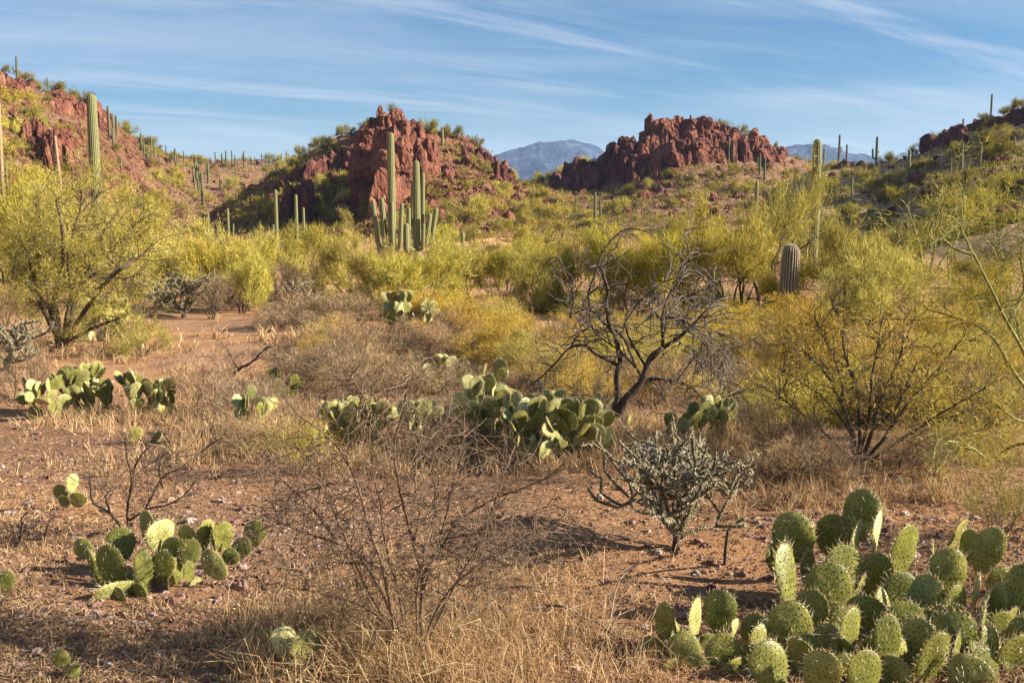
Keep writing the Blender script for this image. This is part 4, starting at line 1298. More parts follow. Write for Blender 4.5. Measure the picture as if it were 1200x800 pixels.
LOWP = [(777, 727, 24, 46, 4, -30, .06), (815, 726, 21, 48, 2, 56, .02), (843, 717, 42, 48, 4, -6, .05), (800, 761, 50, 36, 68, -8, 0), (846, 764, 52, 42, 62, 4, 0), (766, 763, 32, 32, -40, 14, .1), (884, 741, 34, 42, 12, -20, .1), (893, 772, 30, 36, 18, 24, -.02),
        (861, 736, 12, 20, 14, 58, .02), (790, 742, 18, 30, -18, 44, .12), (874, 768, 18, 34, 18, -40, .04), (826, 756, 24, 30, 22, 30, .12)]
traced_pear('low sprawling prickly pear lying left of the big corner one, one pad white in sun', 830, 782, LOWP, .3,
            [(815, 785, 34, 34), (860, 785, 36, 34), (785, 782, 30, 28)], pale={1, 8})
LFT = [(100, 646, 22, 20, -50, -8, .05), (134, 671, 30, 44, -6, -6, 0), (142, 643, 28, 30, -4, 14, .05), (169, 677, 16, 42, -2, 34, 0), (175, 627, 19, 36, -6, -30, .1), (190, 632, 19, 32, 10, 56, .05), (189, 669, 24, 34, 20, 8, .05),
       (203, 653, 28, 32, 16, -8, .08), (222, 652, 22, 24, 10, 4, .05), (220, 632, 20, 22, -2, -8, .1), (223, 671, 8, 20, 0, 62, .02), (240, 632, 13, 30, 14, 50, .1), (262, 632, 19, 30, 4, 36, .1), (251, 636, 10, 30, -4, -60, .1), (268, 654, 18, 16, 50, 10, .1),
       (247, 663, 26, 20, 70, 46, .05), (280, 645, 20, 22, 40, -8, .1), (296, 630, 23, 26, 24, -6, .12), (140, 697, 34, 24, 30, 56, 0), (118, 672, 10, 40, -18, 20, .08), (155, 690, 20, 26, 10, -40, .05), (206, 672, 18, 24, -10, 30, .1)]
traced_pear('low prickly pear on bare soil at lower left, pads fanning out to the right', 165, 697, LFT, .35,
            [(140, 702, 30, 30), (165, 700, 28, 30), (195, 692, 28, 28), (235, 682, 22, 20)], pale={5, 15, 18}, grow_=1.25)
traced_pear('lone prickly pear pad on a stub in the bottom left corner', 84, 798, [(72, 772, 24, 22, -30, -6, 0), (87, 790, 11, 26, 6, 40, 0)], .1)
traced_pear('single prickly pear pad cut by the left photo edge', 3, 698, [(8, 682, 20, 24, 8, 10, 0), (-8, 690, 22, 26, -12, -10, 0)], .1)
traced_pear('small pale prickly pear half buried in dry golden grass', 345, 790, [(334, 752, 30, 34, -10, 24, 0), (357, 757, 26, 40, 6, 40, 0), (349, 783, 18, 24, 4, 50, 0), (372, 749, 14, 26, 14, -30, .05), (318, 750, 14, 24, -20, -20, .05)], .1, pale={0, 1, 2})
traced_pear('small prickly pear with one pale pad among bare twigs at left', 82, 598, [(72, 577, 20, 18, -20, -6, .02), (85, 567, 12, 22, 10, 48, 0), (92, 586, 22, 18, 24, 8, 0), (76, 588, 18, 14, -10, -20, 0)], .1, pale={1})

def tree_pear(label, px0, px1, base_py, top_py, n, pad_px, seed, pale=0.25, dspread=0.5):
    """a clump that branches joint on joint between photo columns px0..px1"""
    r2 = np.random.default_rng(seed)
    cx = (px0 + px1) / 2
    g = ground(cx, base_py)
    s = pxm(g)
    t = thing('prickly_pear', label, 'cactus', g)
    H = at(cx, top_py, g[1])[2] - g[2]
    hw = (px1 - px0) / 2 * s
    ps = pad_px * s
    made, q = 0, []
    n = int(n * 1.7) if n > 4 else n
    nb = max(2, int((px1 - px0) / (pad_px * .75)))
    for i in range(nb):
        x = -hw * .82 + 1.64 * hw * (i + .5) / nb + r2.normal() * ps * .2
        y = r2.uniform(-1, 1) * dspread * min(hw, .9)
        q.append((np.array([x, y, h1(g[0] + x, g[1] + y) - g[2] - ps * .12]), np.array([r2.normal() * .25, r2.normal() * .2, 1.0]), r2.uniform(-75, 75), 0))
    while q and made < n:
        b, up, yaw, lev = q.pop(0)
        fr = frame(up, np.array([math.sin(R(yaw)), -math.cos(R(yaw)), r2.normal() * .15]))
        h_ = ps * r2.uniform(.75, 1.15); w = h_ * r2.uniform(.72, .95)
        if b[2] + h_ > H * 1.08 or abs(b[0]) > hw * 1.1:
            continue
        place_pad(t, b, *fr, w, h_, r2.random() < pale, True); made += 1
        for c in range(r2.integers(2, 4)):
            a = r2.uniform(-.9, .9)
            nb_ = b + fr[2] * h_ * (.5 + .47 * math.cos(a)) + fr[0] * w * .5 * math.sin(a)
            nu = fr[2] * math.cos(a * .7) + fr[0] * math.sin(a * .7) + r2.normal(size=3) * .25 + np.array([0, 0, .35])
            q.append((nb_, nu, yaw + r2.normal() * 45, lev + 1))
    return t
tree_pear('upright prickly pear at the left end of the middle clump, taller than its neighbour', 548, 610, 530, 428, 48, 21, 1, .42)
tree_pear('wide prickly pear with round pads at the right end of the middle clump', 602, 702, 541, 466, 84, 22, 101, .38)
tree_pear('prickly pear clump left of the middle one, half hidden by grey brush', 385, 452, 528, 462, 60, 19, 2, .45)
tree_pear('prickly pear behind bare brush between the two central clumps', 470, 545, 530, 468, 56, 19, 3, .4)
tree_pear('prickly pear spreading under the dead tree at its right foot', 770, 872, 516, 470, 46, 21, 4, .2)
tree_pear('dark green prickly pear at left centre beside open soil', 72, 145, 486, 426, 50, 17, 5, .12)
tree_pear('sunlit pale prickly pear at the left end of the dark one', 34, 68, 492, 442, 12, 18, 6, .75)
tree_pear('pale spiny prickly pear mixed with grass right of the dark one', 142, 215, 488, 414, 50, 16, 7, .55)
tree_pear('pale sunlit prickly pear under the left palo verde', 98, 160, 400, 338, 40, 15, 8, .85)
tree_pear('tall white edged prickly pear below the olive palo verde', 455, 512, 388, 342, 44, 14, 9, .45)
tree_pear('little prickly pear behind the purple grey twig brush', 282, 310, 512, 452, 10, 20, 10, .6)
tree_pear('small prickly pear with white pads poking from brush at centre', 492, 540, 455, 412, 12, 17, 11, .7)
tree_pear('dark prickly pear low beneath the dead tree branches', 808, 866, 452, 420, 16, 18, 12, .0)
tree_pear('small prickly pear at the foot of the dead tree trunk', 716, 746, 508, 478, 8, 22, 13, .1)
tree_pear('prickly pear hidden in brush at right, near the dead tree', 892, 925, 492, 450, 8, 22, 14, .2)
tree_pear('two pad prickly pear standing in grass below the dark clump', 160, 186, 518, 484, 2, 20, 15, .5)
tree_pear('dim prickly pear inside dark brush left of centre', 322, 346, 470, 432, 8, 18, 16, .05)
tree_pear('small prickly pear of white pads in far grass', 388, 424, 396, 378, 7, 11, 17, .9)
tree_pear('small prickly pear in yellow brush just above the middle clump', 552, 600, 462, 424, 14, 20, 18, .3)
tree_pear('prickly pear showing white pads behind the dead tree fork', 744, 800, 420, 385, 10, 13, 19, .5)

# ================================================================ cholla
def cholla(label, px, base, top, wpx, seed, n_main=9, thick=0.017):
    r2 = np.random.default_rng(seed)
    g = ground(px, base); s = pxm(g)
    H = at(px, top, g[1])[2] - g[2]; hw = wpx / 2 * s
    t = thing('staghorn_cholla', label, 'cactus', g)
    tr, br = MB(), MB(); SP, SD = [], []
    def seg(mb, p, d, L, r, lev):
        k = 5
        pts = [p]; dd = d / np.linalg.norm(d)
        for i in range(k):
            dd = dd + r2.normal(size=3) * .10; dd[2] += .05; dd /= np.linalg.norm(dd)
            pts.append(pts[-1] + dd * L / k)
        rad = r * np.array([.8, 1, 1.05, 1.05, .95, .5])
        mb.tube(pts, rad, 7, 0)
        P = np.array(pts)
        m = int(L / .0052)
        f = r2.random(m) * k; i0 = np.minimum(f.astype(int), k - 1)
        c = P[i0] + (P[i0 + 1] - P[i0]) * (f - i0)[:, None]
        o = np.cross(np.broadcast_to(dd, (m, 3)), r2.normal(size=(m, 3))); o /= np.linalg.norm(o, axis=1)[:, None]
        SP.append(c + o * r * .9); SD.append(o + r2.normal(size=(m, 3)) * .5)
        if lev < 4:
            for c_ in range(r2.integers(1, 4) if lev else 2):
                nd = dd + r2.normal(size=3) * .75
                nd[2] = abs(nd[2]) * .7 + .1 if P[-1][2] < H * .75 else nd[2] * .4
                q = pts[-1] if c_ == 0 else pts[r2.integers(2, k + 1)]
                if q[2] > H or abs(q[0]) > hw * 1.02 or abs(q[1]) > hw: continue
                seg(br, q, nd, L * r2.uniform(.62, .95), max(r * .88, thick * .55), lev + 1)
    tr.tube([(0, 0, -.05), (.01, 0, .06), (.03, .01, .14)], [thick * 2.0, thick * 1.7, thick * 1.4], 8)
    for i in range(n_main):
        a = i * 2 * math.pi / n_main + r2.normal() * .3
        el = r2.uniform(.12, 1.25)
        seg(br, np.array([.02, 0, r2.uniform(.05, .13)]), np.array([math.cos(a) * math.cos(el), math.sin(a) * math.cos(el), math.sin(el)]), H * r2.uniform(.34, .5), thick, 0)
    link('trunk', tr.mesh('trunk', [MAT['bark']], True), t)
    link('branches', br.mesh('branches', [MAT['cholla']], True), t)
    sm = MB(); P = np.vstack(SP); D = np.vstack(SD)
    sm.strands(P, D, 0.022 * min(thick / .0115, 1.3), 0.0032 * min(thick / .0115, 1.15), r2)
    link('spines', sm.mesh('spines', [MAT['spine']]), t)
    return t
def cholla_mat():
    t = NT('cholla_skin')
    g = t.n('ShaderNodeTexCoord').outputs['Object']
    n = t.noise(g, 24, 4, .65)
    v = t.n('ShaderNodeTexVoronoi', {'Vector': g, 'Scale': 85}).outputs['Distance']
    c = t.ramp(n, [(.35, (.085, .070, .034)), (.55, (.17, .140, .072)), (.72, (.32, .265, .16))])
    t.bsdf(c, .7, t.bump(v, .012, .9), .2)
    return t.m
MAT['cholla'] = cholla_mat()
cholla('olive brown staghorn cholla cactus with forked spiny arms on the open soil', 790, 645, 524, 180, 27, 16, .0100)
cholla('dark tangled cholla at the left edge below the palo verde', 8, 432, 372, 110, 22, 7, .022)
cholla('bushy dark cholla under the bright yellow palo verdes', 215, 372, 318, 110, 23, 8, .03)
cholla('pale grey cholla beside the bushy dark cholla', 186, 362, 322, 60, 24, 6, .026)
cholla('small dark cholla at the edge of the pinkish flat', 352, 362, 330, 50, 25, 6, .026)

# ================================================================ near trees, dead wood, brush
def wp(g, pts, Y0, dy, rng):
    """photo polyline -> points in the plant's frame, wandering in depth by dy metres"""
    n = len(pts)
    off = np.cumsum(rng.normal(size=n)) * dy / max(math.sqrt(n), 1)
    off -= off[0]
    return [at(x, y, Y0 + o) - g for (x, y), o in zip(pts, off)]
def smooth_path(P, k=3):
    P = np.asarray(P, float)
    n = len(P)
    if n < 3: return P
    t = np.linspace(0, n - 1, (n - 1) * k + 1)
    out_ = []
    for u in t:
        i = min(int(u), n - 2); f = u - i
        p0, p1, p2_, p3 = P[max(i - 1, 0)], P[i], P[i + 1], P[min(i + 2, n - 1)]
        out_.append(0.5 * ((2 * p1) + (-p0 + p2_) * f + (2 * p0 - 5 * p1 + 4 * p2_ - p3) * f * f + (-p0 + 3 * p1 - 3 * p2_ + p3) * f ** 3))
    return np.array(out_)
def twigs(mb, rng, path, n, L, r, lev=2, droop=0.0, m=0, spread=.9):
    """side twigs along a limb; returns twig tips"""
    tips = []
    P = np.asarray(path)
    for _ in range(n):
        f = rng.uniform(.15, 1) * (len(P) - 1); i = min(int(f), len(P) - 2)
        p = P[i] + (P[i + 1] - P[i]) * (f - i)
        d0 = P[i + 1] - P[i]; d0 /= np.linalg.norm(d0) + 1e-9
        d = d0 * .6 + rng.normal(size=3) * spread; d[2] -= droop * rng.random()
        d /= np.linalg.norm(d)
        l = L * rng.uniform(.4, 1.2); k = 4
        q = [p]
        for _s in range(k):
            d = d + rng.normal(size=3) * .28; d[2] -= droop * .2; d /= np.linalg.norm(d)
            q.append(q[-1] + d * l / k)
        mb.tube(q, np.linspace(r, r * .4, k + 1), 4 if lev > 1 else 3, m, False)
        tips.append((q[-1], d, 0, l))
        if lev > 1:
            tips += twigs(mb, rng, q, rng.integers(1, 4), L * .6, r * .6, lev - 1, droop, m, spread)
    return tips

def dead_mesquite():
    rng = np.random.default_rng(61)
    g = ground(722, 506)
    Y0 = g[1]
    t = thing('dead_mesquite_tree', 'gnarled dark leafless tree with leaning trunk and tangled branches in the centre', 'tree', g)
    s = pxm(g)
    tr, lb, tw = MB(), MB(), MB()
    def limb(mb, pts, w0, w1, dy, nt=0, L=.35, droop=0.1, lev=2, y0=0):
        P = smooth_path(wp(g, pts, Y0 + y0, dy, rng), 3)
        n = len(P)
        rad = np.linspace(w0 * .82, w1 * .7, n) * s / 2 * (1 + .12 * rng.normal(size=n))
        mb.tube(P, np.abs(rad), 8 if w0 > 6 else 5)
        if nt: twigs(tw, rng, P, int(nt * 1.5), L, s * .8, lev, droop)
        return P
    limb(tr, [(721, 512), (723, 495), (721, 478), (724, 460), (723, 440), (727, 424)], 14, 9, .05)
    limb(tr, [(724, 492), (733, 468), (746, 455), (755, 440), (760, 424), (768, 414), (776, 408)], 13, 9, .05)
    limb(lb, [(724, 428), (712, 421), (698, 415), (686, 405), (668, 407), (652, 424), (636, 440), (615, 456)], 6, 2, .3, 12)
    limb(lb, [(727, 424), (722, 396), (716, 386), (712, 370), (711, 352), (712, 340), (708, 325), (706, 316), (700, 312), (690, 313)], 7, 3, .2, 8)
    limb(lb, [(708, 322), (709, 308), (714, 296), (728, 286)], 3, 1.2, .2, 6)
    limb(lb, [(713, 384), (700, 370), (688, 362), (672, 368)], 4, 1.5, .3, 8)
    limb(lb, [(712, 380), (722, 388), (731, 396), (738, 412), (745, 430), (752, 440)], 5, 4, .2, 4)
    limb(lb, [(776, 409), (777, 395), (776, 376), (780, 357), (786, 343), (796, 330), (806, 314), (808, 300), (805, 284), (803, 268)], 6, 1.6, .35, 16)
    limb(lb, [(776, 409), (791, 398), (805, 388), (812, 380), (829, 362), (846, 350), (858, 348)], 6, 2.2, .3, 16, .4, .35)
    limb(lb, [(735, 466), (757, 446), (776, 444), (800, 449), (815, 457), (826, 474), (829, 492)], 6, 2, .3, 14, .35, .5)
    limb(lb, [(826, 474), (846, 466), (868, 460)], 2.5, 1, .2, 6)
    limb(lb, [(757, 430), (745, 410), (737, 395), (733, 383), (735, 370), (746, 356), (760, 358), (774, 374)], 4.5, 2.5, .3, 10)
    limb(lb, [(734, 376), (750, 352), (766, 340), (785, 324)], 3, 1.2, .2, 10)
    limb(lb, [(777, 395), (784, 368), (800, 352), (820, 340), (838, 326)], 3.5, 1.2, .3, 18, .4, .4)
    limb(lb, [(780, 372), (800, 375), (825, 392), (842, 414), (848, 436)], 3, 1, .3, 20, .4, .7)
    limb(lb, [(790, 398), (810, 408), (830, 424), (845, 446)], 3, 1, .3, 18, .35, .7)
    limb(lb, [(806, 388), (828, 384), (846, 396), (852, 420)], 2.6, 1, .3, 18, .35, .7)
    limb(lb, [(745, 430), (735, 420), (726, 410), (716, 404), (700, 392), (690, 380), (672, 372)], 4, 1.4, .3, 10)
    limb(lb, [(668, 408), (675, 396), (690, 384), (702, 380)], 2.4, 1, .2, 6)
    limb(lb, [(690, 470), (672, 462), (650, 466), (628, 480)], 2, .8, .2, 8)
    limb(lb, [(722, 470), (706, 468), (690, 470)], 3, 2, .1, 4)
    link('trunk', tr.mesh('trunk', [MAT['bark']], True), t)
    link('limbs', lb.mesh('limbs', [MAT['bark']], True), t)
    link('twigs', tw.mesh('twigs', [MAT['greybark']]), t)
dead_mesquite()

def bare_stems(name, label, cat, gpx, gpy, polys, seed, matn, tw_n=10, L=.3, dy=.35, Y=None, droop=.0, wig=1.0, leaf=None, lev=2, tr=1.0):
    rng = np.random.default_rng(seed)
    g = gcol(gpx, Y) if Y else ground(gpx, gpy)
    t = thing(name, label, cat, g)
    s = pxm(g)
    st, tw = MB(), MB(); tips = []
    for (w0, w1, pts) in polys:
        P = smooth_path(wp(g, pts, g[1], dy, rng), 3)
        P = P + rng.normal(size=P.shape) * s * .35 * wig
        st.tube(P, np.linspace(w0, w1, len(P)) * s / 2, 6)
        if tw_n: tips += twigs(st if tw_n <= 6 else tw, rng, P, tw_n, L, s * .55 * tr, lev, droop)
    link('branches', st.mesh('branches', [MAT[matn]], True), t)
    if tw_n > 6: link('twigs', tw.mesh('twigs', [MAT[matn]]), t)
    if leaf:
        n, ln, wd, mk, sp_ = leaf
        c = MB(); foliage(rng, c, tips, n, ln, wd, .6, sp_, up=.1)
        link('crown', c.mesh('crown', [MAT[mk]]), t)
    return t
bare_stems('bare_tree', 'curved dead branches of a bare tree standing in olive brush left of the dead mesquite', 'tree', 690, 400,
    [(3.6, 1.2, [(690, 402), (692, 372), (690, 345), (698, 318), (706, 298), (714, 284), (728, 271), (745, 268), (766, 276)]), (3, 1, [(668, 372), (672, 345), (664, 325), (658, 309), (651, 300), (636, 312)]),
     (3.4, 1.2, [(668, 356), (672, 330), (660, 314), (652, 302)]), (3, 1, [(700, 316), (690, 312), (688, 310)]), (3, 1, [(682, 360), (695, 340), (712, 334), (735, 330)])], 71, 'bark', 8, .5, .4, leaf=None)
bare_stems('bare_tree', 'bare dark curved limb arching up left of the barrel shaped cactus', 'tree', 888, 360,
    [(4.5, 1.6, [(890, 362), (886, 336), (876, 320), (868, 306), (862, 290), (850, 280), (838, 278)]), (4, 1.6, [(896, 360), (900, 335), (904, 312), (912, 296), (918, 278), (926, 262)]), (3, 1.2, [(904, 312), (922, 302), (944, 288), (958, 276)]), (2.6, 1, [(862, 290), (848, 298), (832, 300), (815, 302)])], 72, 'bark', 12, .6, .5)

bare_stems('bare_shrub', 'tall leafless reddish shrub with thin spreading stems rising from golden grass at centre', 'shrub', 492, 772,
    [(5.5, 1.8, [(497, 770), (494, 720), (494, 674), (484, 636), (475, 600), (466, 562), (462, 520), (472, 482), (480, 440)]),
     (5, 1.5, [(494, 680), (503, 662), (518, 640), (534, 612), (552, 600), (580, 584), (612, 572), (640, 560), (662, 542)]),
     (4.6, 1.3, [(466, 765), (456, 700), (446, 658), (430, 610), (420, 570), (400, 530), (380, 508), (352, 488), (330, 462)]),
     (4.2, 1.3, [(470, 740), (446, 690), (420, 650), (396, 636), (370, 628), (340, 618), (312, 604)]),
     (3, 1.0, [(396, 636), (368, 598), (340, 570), (316, 550), (305, 528)]),
     (3.4, 1.0, [(496, 690), (508, 656), (520, 616), (528, 580), (536, 540), (548, 500)]),
     (3, .9, [(534, 612), (560, 622), (590, 606), (622, 600), (650, 590)]),
     (3, .9, [(484, 636), (492, 600), (486, 560), (492, 520), (500, 484)]),
     (3, .9, [(420, 570), (392, 566), (360, 574), (330, 580)]),
     (2.6, .8, [(462, 540), (440, 500), (430, 470), (410, 440)]),
     (2.6, .8, [(518, 640), (545, 652), (575, 640), (610, 646)]),
     (3, 1, [(490, 770), (516, 706), (556, 664), (600, 640), (644, 622)]), (3, 1, [(480, 765), (440, 720), (400, 700), (350, 690)]), (2.8, 1, [(492, 770), (508, 722), (536, 692), (580, 684), (620, 690)]),
     (3.2, 1, [(478, 765), (468, 700), (452, 640), (445, 590), (436, 540), (440, 500)]), (3.2, 1, [(490, 765), (488, 700), (500, 640), (512, 590), (506, 540), (518, 490)]), (2.8, 1, [(474, 760), (430, 690), (392, 600), (372, 550), (345, 520)]), (2.8, 1, [(498, 760), (530, 690), (566, 630), (590, 560), (604, 520)]),
     (2.6, .8, [(446, 658), (420, 660), (380, 662), (340, 668)])], 73, 'redbark', 30, .26, .30, tr=1.15, lev=3)
bare_stems('bare_shrub', 'thin black leafless shrub on orange soil behind the lower left prickly pear', 'shrub', 150, 625,
    [(4, 1.2, [(150, 628), (128, 600), (110, 590), (106, 572), (105, 556)]), (3.6, 1.2, [(150, 628), (150, 590), (154, 560), (150, 540), (147, 512)]), (3, 1, [(154, 556), (164, 535), (176, 522)]),
     (3, 1, [(150, 610), (170, 596), (190, 560), (212, 548), (236, 530), (260, 512)]), (2.6, .8, [(190, 570), (186, 545), (196, 520)]), (2.6, .8, [(128, 600), (124, 580), (135, 572), (148, 558)]), (2.4, .8, [(170, 596), (205, 588), (232, 562)])], 74, 'bark', 12, .22, .25)
bare_stems('fallen_branch', 'forked grey dead branch lying in dry grass right of the tall bare shrub', 'branch', 560, 735,
    [(6, 3, [(500, 735), (520, 736), (540, 728), (556, 716), (575, 712), (600, 716), (622, 712), (640, 710)]), (5, 3, [(514, 692), (528, 700), (545, 712), (556, 716)]), (3.4, 1.6, [(640, 710), (660, 710), (682, 722), (704, 732), (720, 745), (738, 752), (748, 760)]), (3, 1.2, [(540, 728), (565, 735), (600, 734), (635, 742)])], 75, 'greybark', 5, .2, .12, Y=None)
bare_stems('fallen_branch', 'pale arched dry twig standing near the low sprawling prickly pear', 'branch', 712, 745,
    [(2.4, 1.2, [(712, 745), (716, 720), (720, 696), (726, 680), (738, 666), (752, 658)]), (2, 1, [(714, 740), (720, 728), (728, 716)]), (2.4, 1.2, [(748, 762), (756, 780), (760, 800)])], 76, 'palewood', 2, .1, .05)
bare_stems('fallen_branch', 'short dark crooked dead branch leaning in brush right of the sunlit left cacti', 'branch', 262, 452,
    [(4, 2, [(258, 455), (268, 444), (280, 432), (292, 426), (300, 420), (312, 408), (320, 406)]), (2.5, 1, [(280, 432), (272, 420), (268, 408)])], 78, 'bark', 6, .25, .2)
bare_stems('fallen_branch', 'dead grey forked branch lying on the slope at the right edge', 'branch', 1180, 500,
    [(4, 2, [(1160, 480), (1180, 490), (1198, 488), (1215, 494)]), (4, 2, [(1165, 500), (1185, 506), (1205, 520)]), (3, 1.5, [(1150, 490), (1170, 512), (1195, 526)]), (3, 1.5, [(1175, 470), (1190, 500), (1210, 508)])], 79, 'greybark', 5, .3, .25)
bare_stems('dead_stick', 'short dark broken stick standing right of the staghorn cholla', 'stick', 851, 660, [(4, 3, [(849, 662), (850, 648), (851, 634), (853, 622)])], 80, 'bark', 0, Y=None, wig=.2)
bare_stems('fallen_branch', 'dark thin twigs curled on bare soil at the far left', 'branch', 24, 640, [(3, 1.4, [(20, 640), (26, 622), (25, 608), (32, 600)]), (3, 1.2, [(20, 640), (32, 634), (48, 634)]), (2, 1, [(52, 628), (58, 610), (60, 596)])], 81, 'bark', 3, .1, .1)

# left palo verde, many upright stems
def near_pv(name, label, gpx, gpy, polys, seed, bark, leafm, n, ln, wd, tw_n, L, dy, sp_, Y=None, lev=2, extra=None, drp=0.0):
    rng = np.random.default_rng(seed)
    g = gcol(gpx, Y) if Y else ground(gpx, gpy)
    t = thing(name, label, 'tree', g)
    s = pxm(g)
    st, tw = MB(), MB(); tips = []
    for (w0, w1, pts) in polys:
        P = smooth_path(wp(g, pts, g[1], dy, rng), 3)
        P = P + rng.normal(size=P.shape) * s * .5
        st.tube(P, np.linspace(w0, w1, len(P)) * s / 2, 6)
        tips += twigs(tw, rng, P[len(P) // 5:], tw_n, L, s * .6, lev, drp, spread=.55)
    link('trunk', st.mesh('trunk', [MAT[bark]], True), t)
    link('twigs', tw.mesh('twigs', [MAT[bark]]), t)
    c = MB(); foliage(rng, c, tips, n, ln, wd, .6, sp_, up=.2)
    link('crown', c.mesh('crown', [MAT[leafm]]), t)
    return t
near_pv('palo_verde_tree', 'multi stemmed palo verde with dark red foot standing on bare soil at left', 70, 408,
    [(9, 3, [(70, 408), (66, 390), (60, 366), (55, 340), (48, 310), (40, 280)]), (8, 2.5, [(71, 406), (68, 380), (64, 350), (70, 325), (74, 295), (72, 262), (66, 235)]),
     (7, 2, [(74, 404), (82, 380), (88, 355), (96, 330), (110, 300), (122, 270), (140, 246)]), (7, 2, [(76, 404), (90, 380), (104, 358), (120, 335), (138, 318), (156, 306), (180, 290)]),
     (6, 2, [(73, 404), (78, 375), (84, 340), (92, 305), (98, 270), (108, 240), (122, 220)]), (5, 1.6, [(80, 400), (100, 388), (124, 378), (150, 368), (176, 352)]),
     (5, 1.6, [(66, 392), (54, 372), (44, 350), (30, 330), (18, 300)]), (5, 1.6, [(96, 330), (112, 318), (134, 290), (160, 262), (184, 248)]), (5, 1.6, [(70, 325), (60, 300), (50, 268), (42, 240)]), (4, 1.4, [(88, 355), (100, 330), (116, 320), (140, 326), (160, 322)]),
     (4, 1.4, [(84, 340), (80, 310), (84, 280), (92, 250), (96, 226)]), (4, 1.4, [(60, 366), (46, 345), (36, 318), (30, 290)])],
    91, 'bark', 'pvgreen', 46000, .085, .0052, 26, .62, 1.0, .07)
# leaning palo verde rooted outside the right edge
near_pv('palo_verde_tree', 'leaning palo verde with pale green branches reaching in from the right edge', 1225, 560,
    [(5, 1, [(1240, 570), (1222, 480), (1204, 425), (1182, 378), (1162, 340), (1142, 300), (1128, 272), (1120, 256)]), (5, 1.5, [(1222, 480), (1190, 440), (1164, 396), (1136, 378), (1106, 368), (1085, 362)]),
     (2.4, .8, [(1162, 340), (1178, 310), (1170, 290), (1178, 268)]), (4, 1.2, [(1182, 378), (1200, 340), (1196, 300), (1206, 260)]), (4, 1, [(1142, 300), (1120, 292), (1100, 270), (1088, 250)]),
     (4, 1, [(1204, 425), (1230, 380), (1226, 320), (1235, 270)]), (5, 1.4, [(1232, 530), (1196, 520), (1160, 540), (1120, 560), (1096, 582)]), (4.4, 1.2, [(1236, 550), (1200, 560), (1170, 585), (1140, 600)]), (4, 1.2, [(1225, 500), (1190, 490), (1160, 470), (1130, 462)]), (4, 1, [(1160, 540), (1130, 520), (1100, 515)]), (4, 1, [(1216, 460), (1196, 400), (1186, 350)])],
    92, 'greenbark', 'pvgreen', 5500, .085, .0042, 17, .36, .4, .035, Y=6.4, lev=3)
# broad shrub in the right middle
near_pv('creosote_bush', 'broad shrub of many dark slender stems with fine yellow leaves, right of the cholla', 1003, 548,
    [(5, 1.6, [(1003, 548), (1000, 510), (985, 470), (965, 435), (940, 410), (918, 392)]), (5, 1.5, [(1004, 548), (1008, 500), (1003, 455), (990, 415), (985, 380), (975, 350)]), (5, 1.5, [(1006, 546), (1022, 505), (1034, 465), (1050, 430), (1060, 400), (1072, 372)]),
     (5, 1.4, [(1008, 546), (1035, 515), (1060, 478), (1085, 448), (1110, 420), (1125, 400)]), (4, 1.2, [(1008, 548), (1050, 520), (1090, 492), (1125, 472), (1155, 455)]), (4, 1.2, [(1000, 548), (975, 515), (948, 490), (920, 470), (890, 450)]),
     (4, 1.2, [(998, 548), (965, 530), (935, 520), (905, 512)]), (4, 1.2, [(1003, 545), (992, 490), (985, 440), (968, 400), (955, 372)]), (4, 1.2, [(1006, 545), (1018, 490), (1022, 440), (1030, 400), (1036, 365)]), (4, 1.2, [(1022, 505), (1048, 480), (1062, 455), (1072, 430)]),
     (4, 1, [(1055, 552), (1056, 540), (1075, 510), (1110, 490), (1140, 480)]), (3.4, 1, [(1000, 510), (970, 470), (940, 448), (908, 430)])],
    93, 'bark', 'gold', 8500, .060, .0048, 32, .26, .45, .030)
bare_stems('pale_shrub', 'thin pale green leafless shrub spreading over the dry slope at right', 'shrub', 1090, 330,
    [(3, 1, [(1085, 330), (1078, 290), (1070, 262), (1062, 240)]), (3, 1, [(1088, 330), (1096, 285), (1104, 250), (1108, 228)]), (3, 1, [(1090, 330), (1120, 280), (1130, 250), (1128, 222)]), (3, 1, [(1083, 330), (1060, 290), (1045, 268), (1030, 256)]), (3, 1, [(1086, 330), (1052, 300), (1020, 275)])], 94, 'greenbark', 12, .5, .8, Y=24)

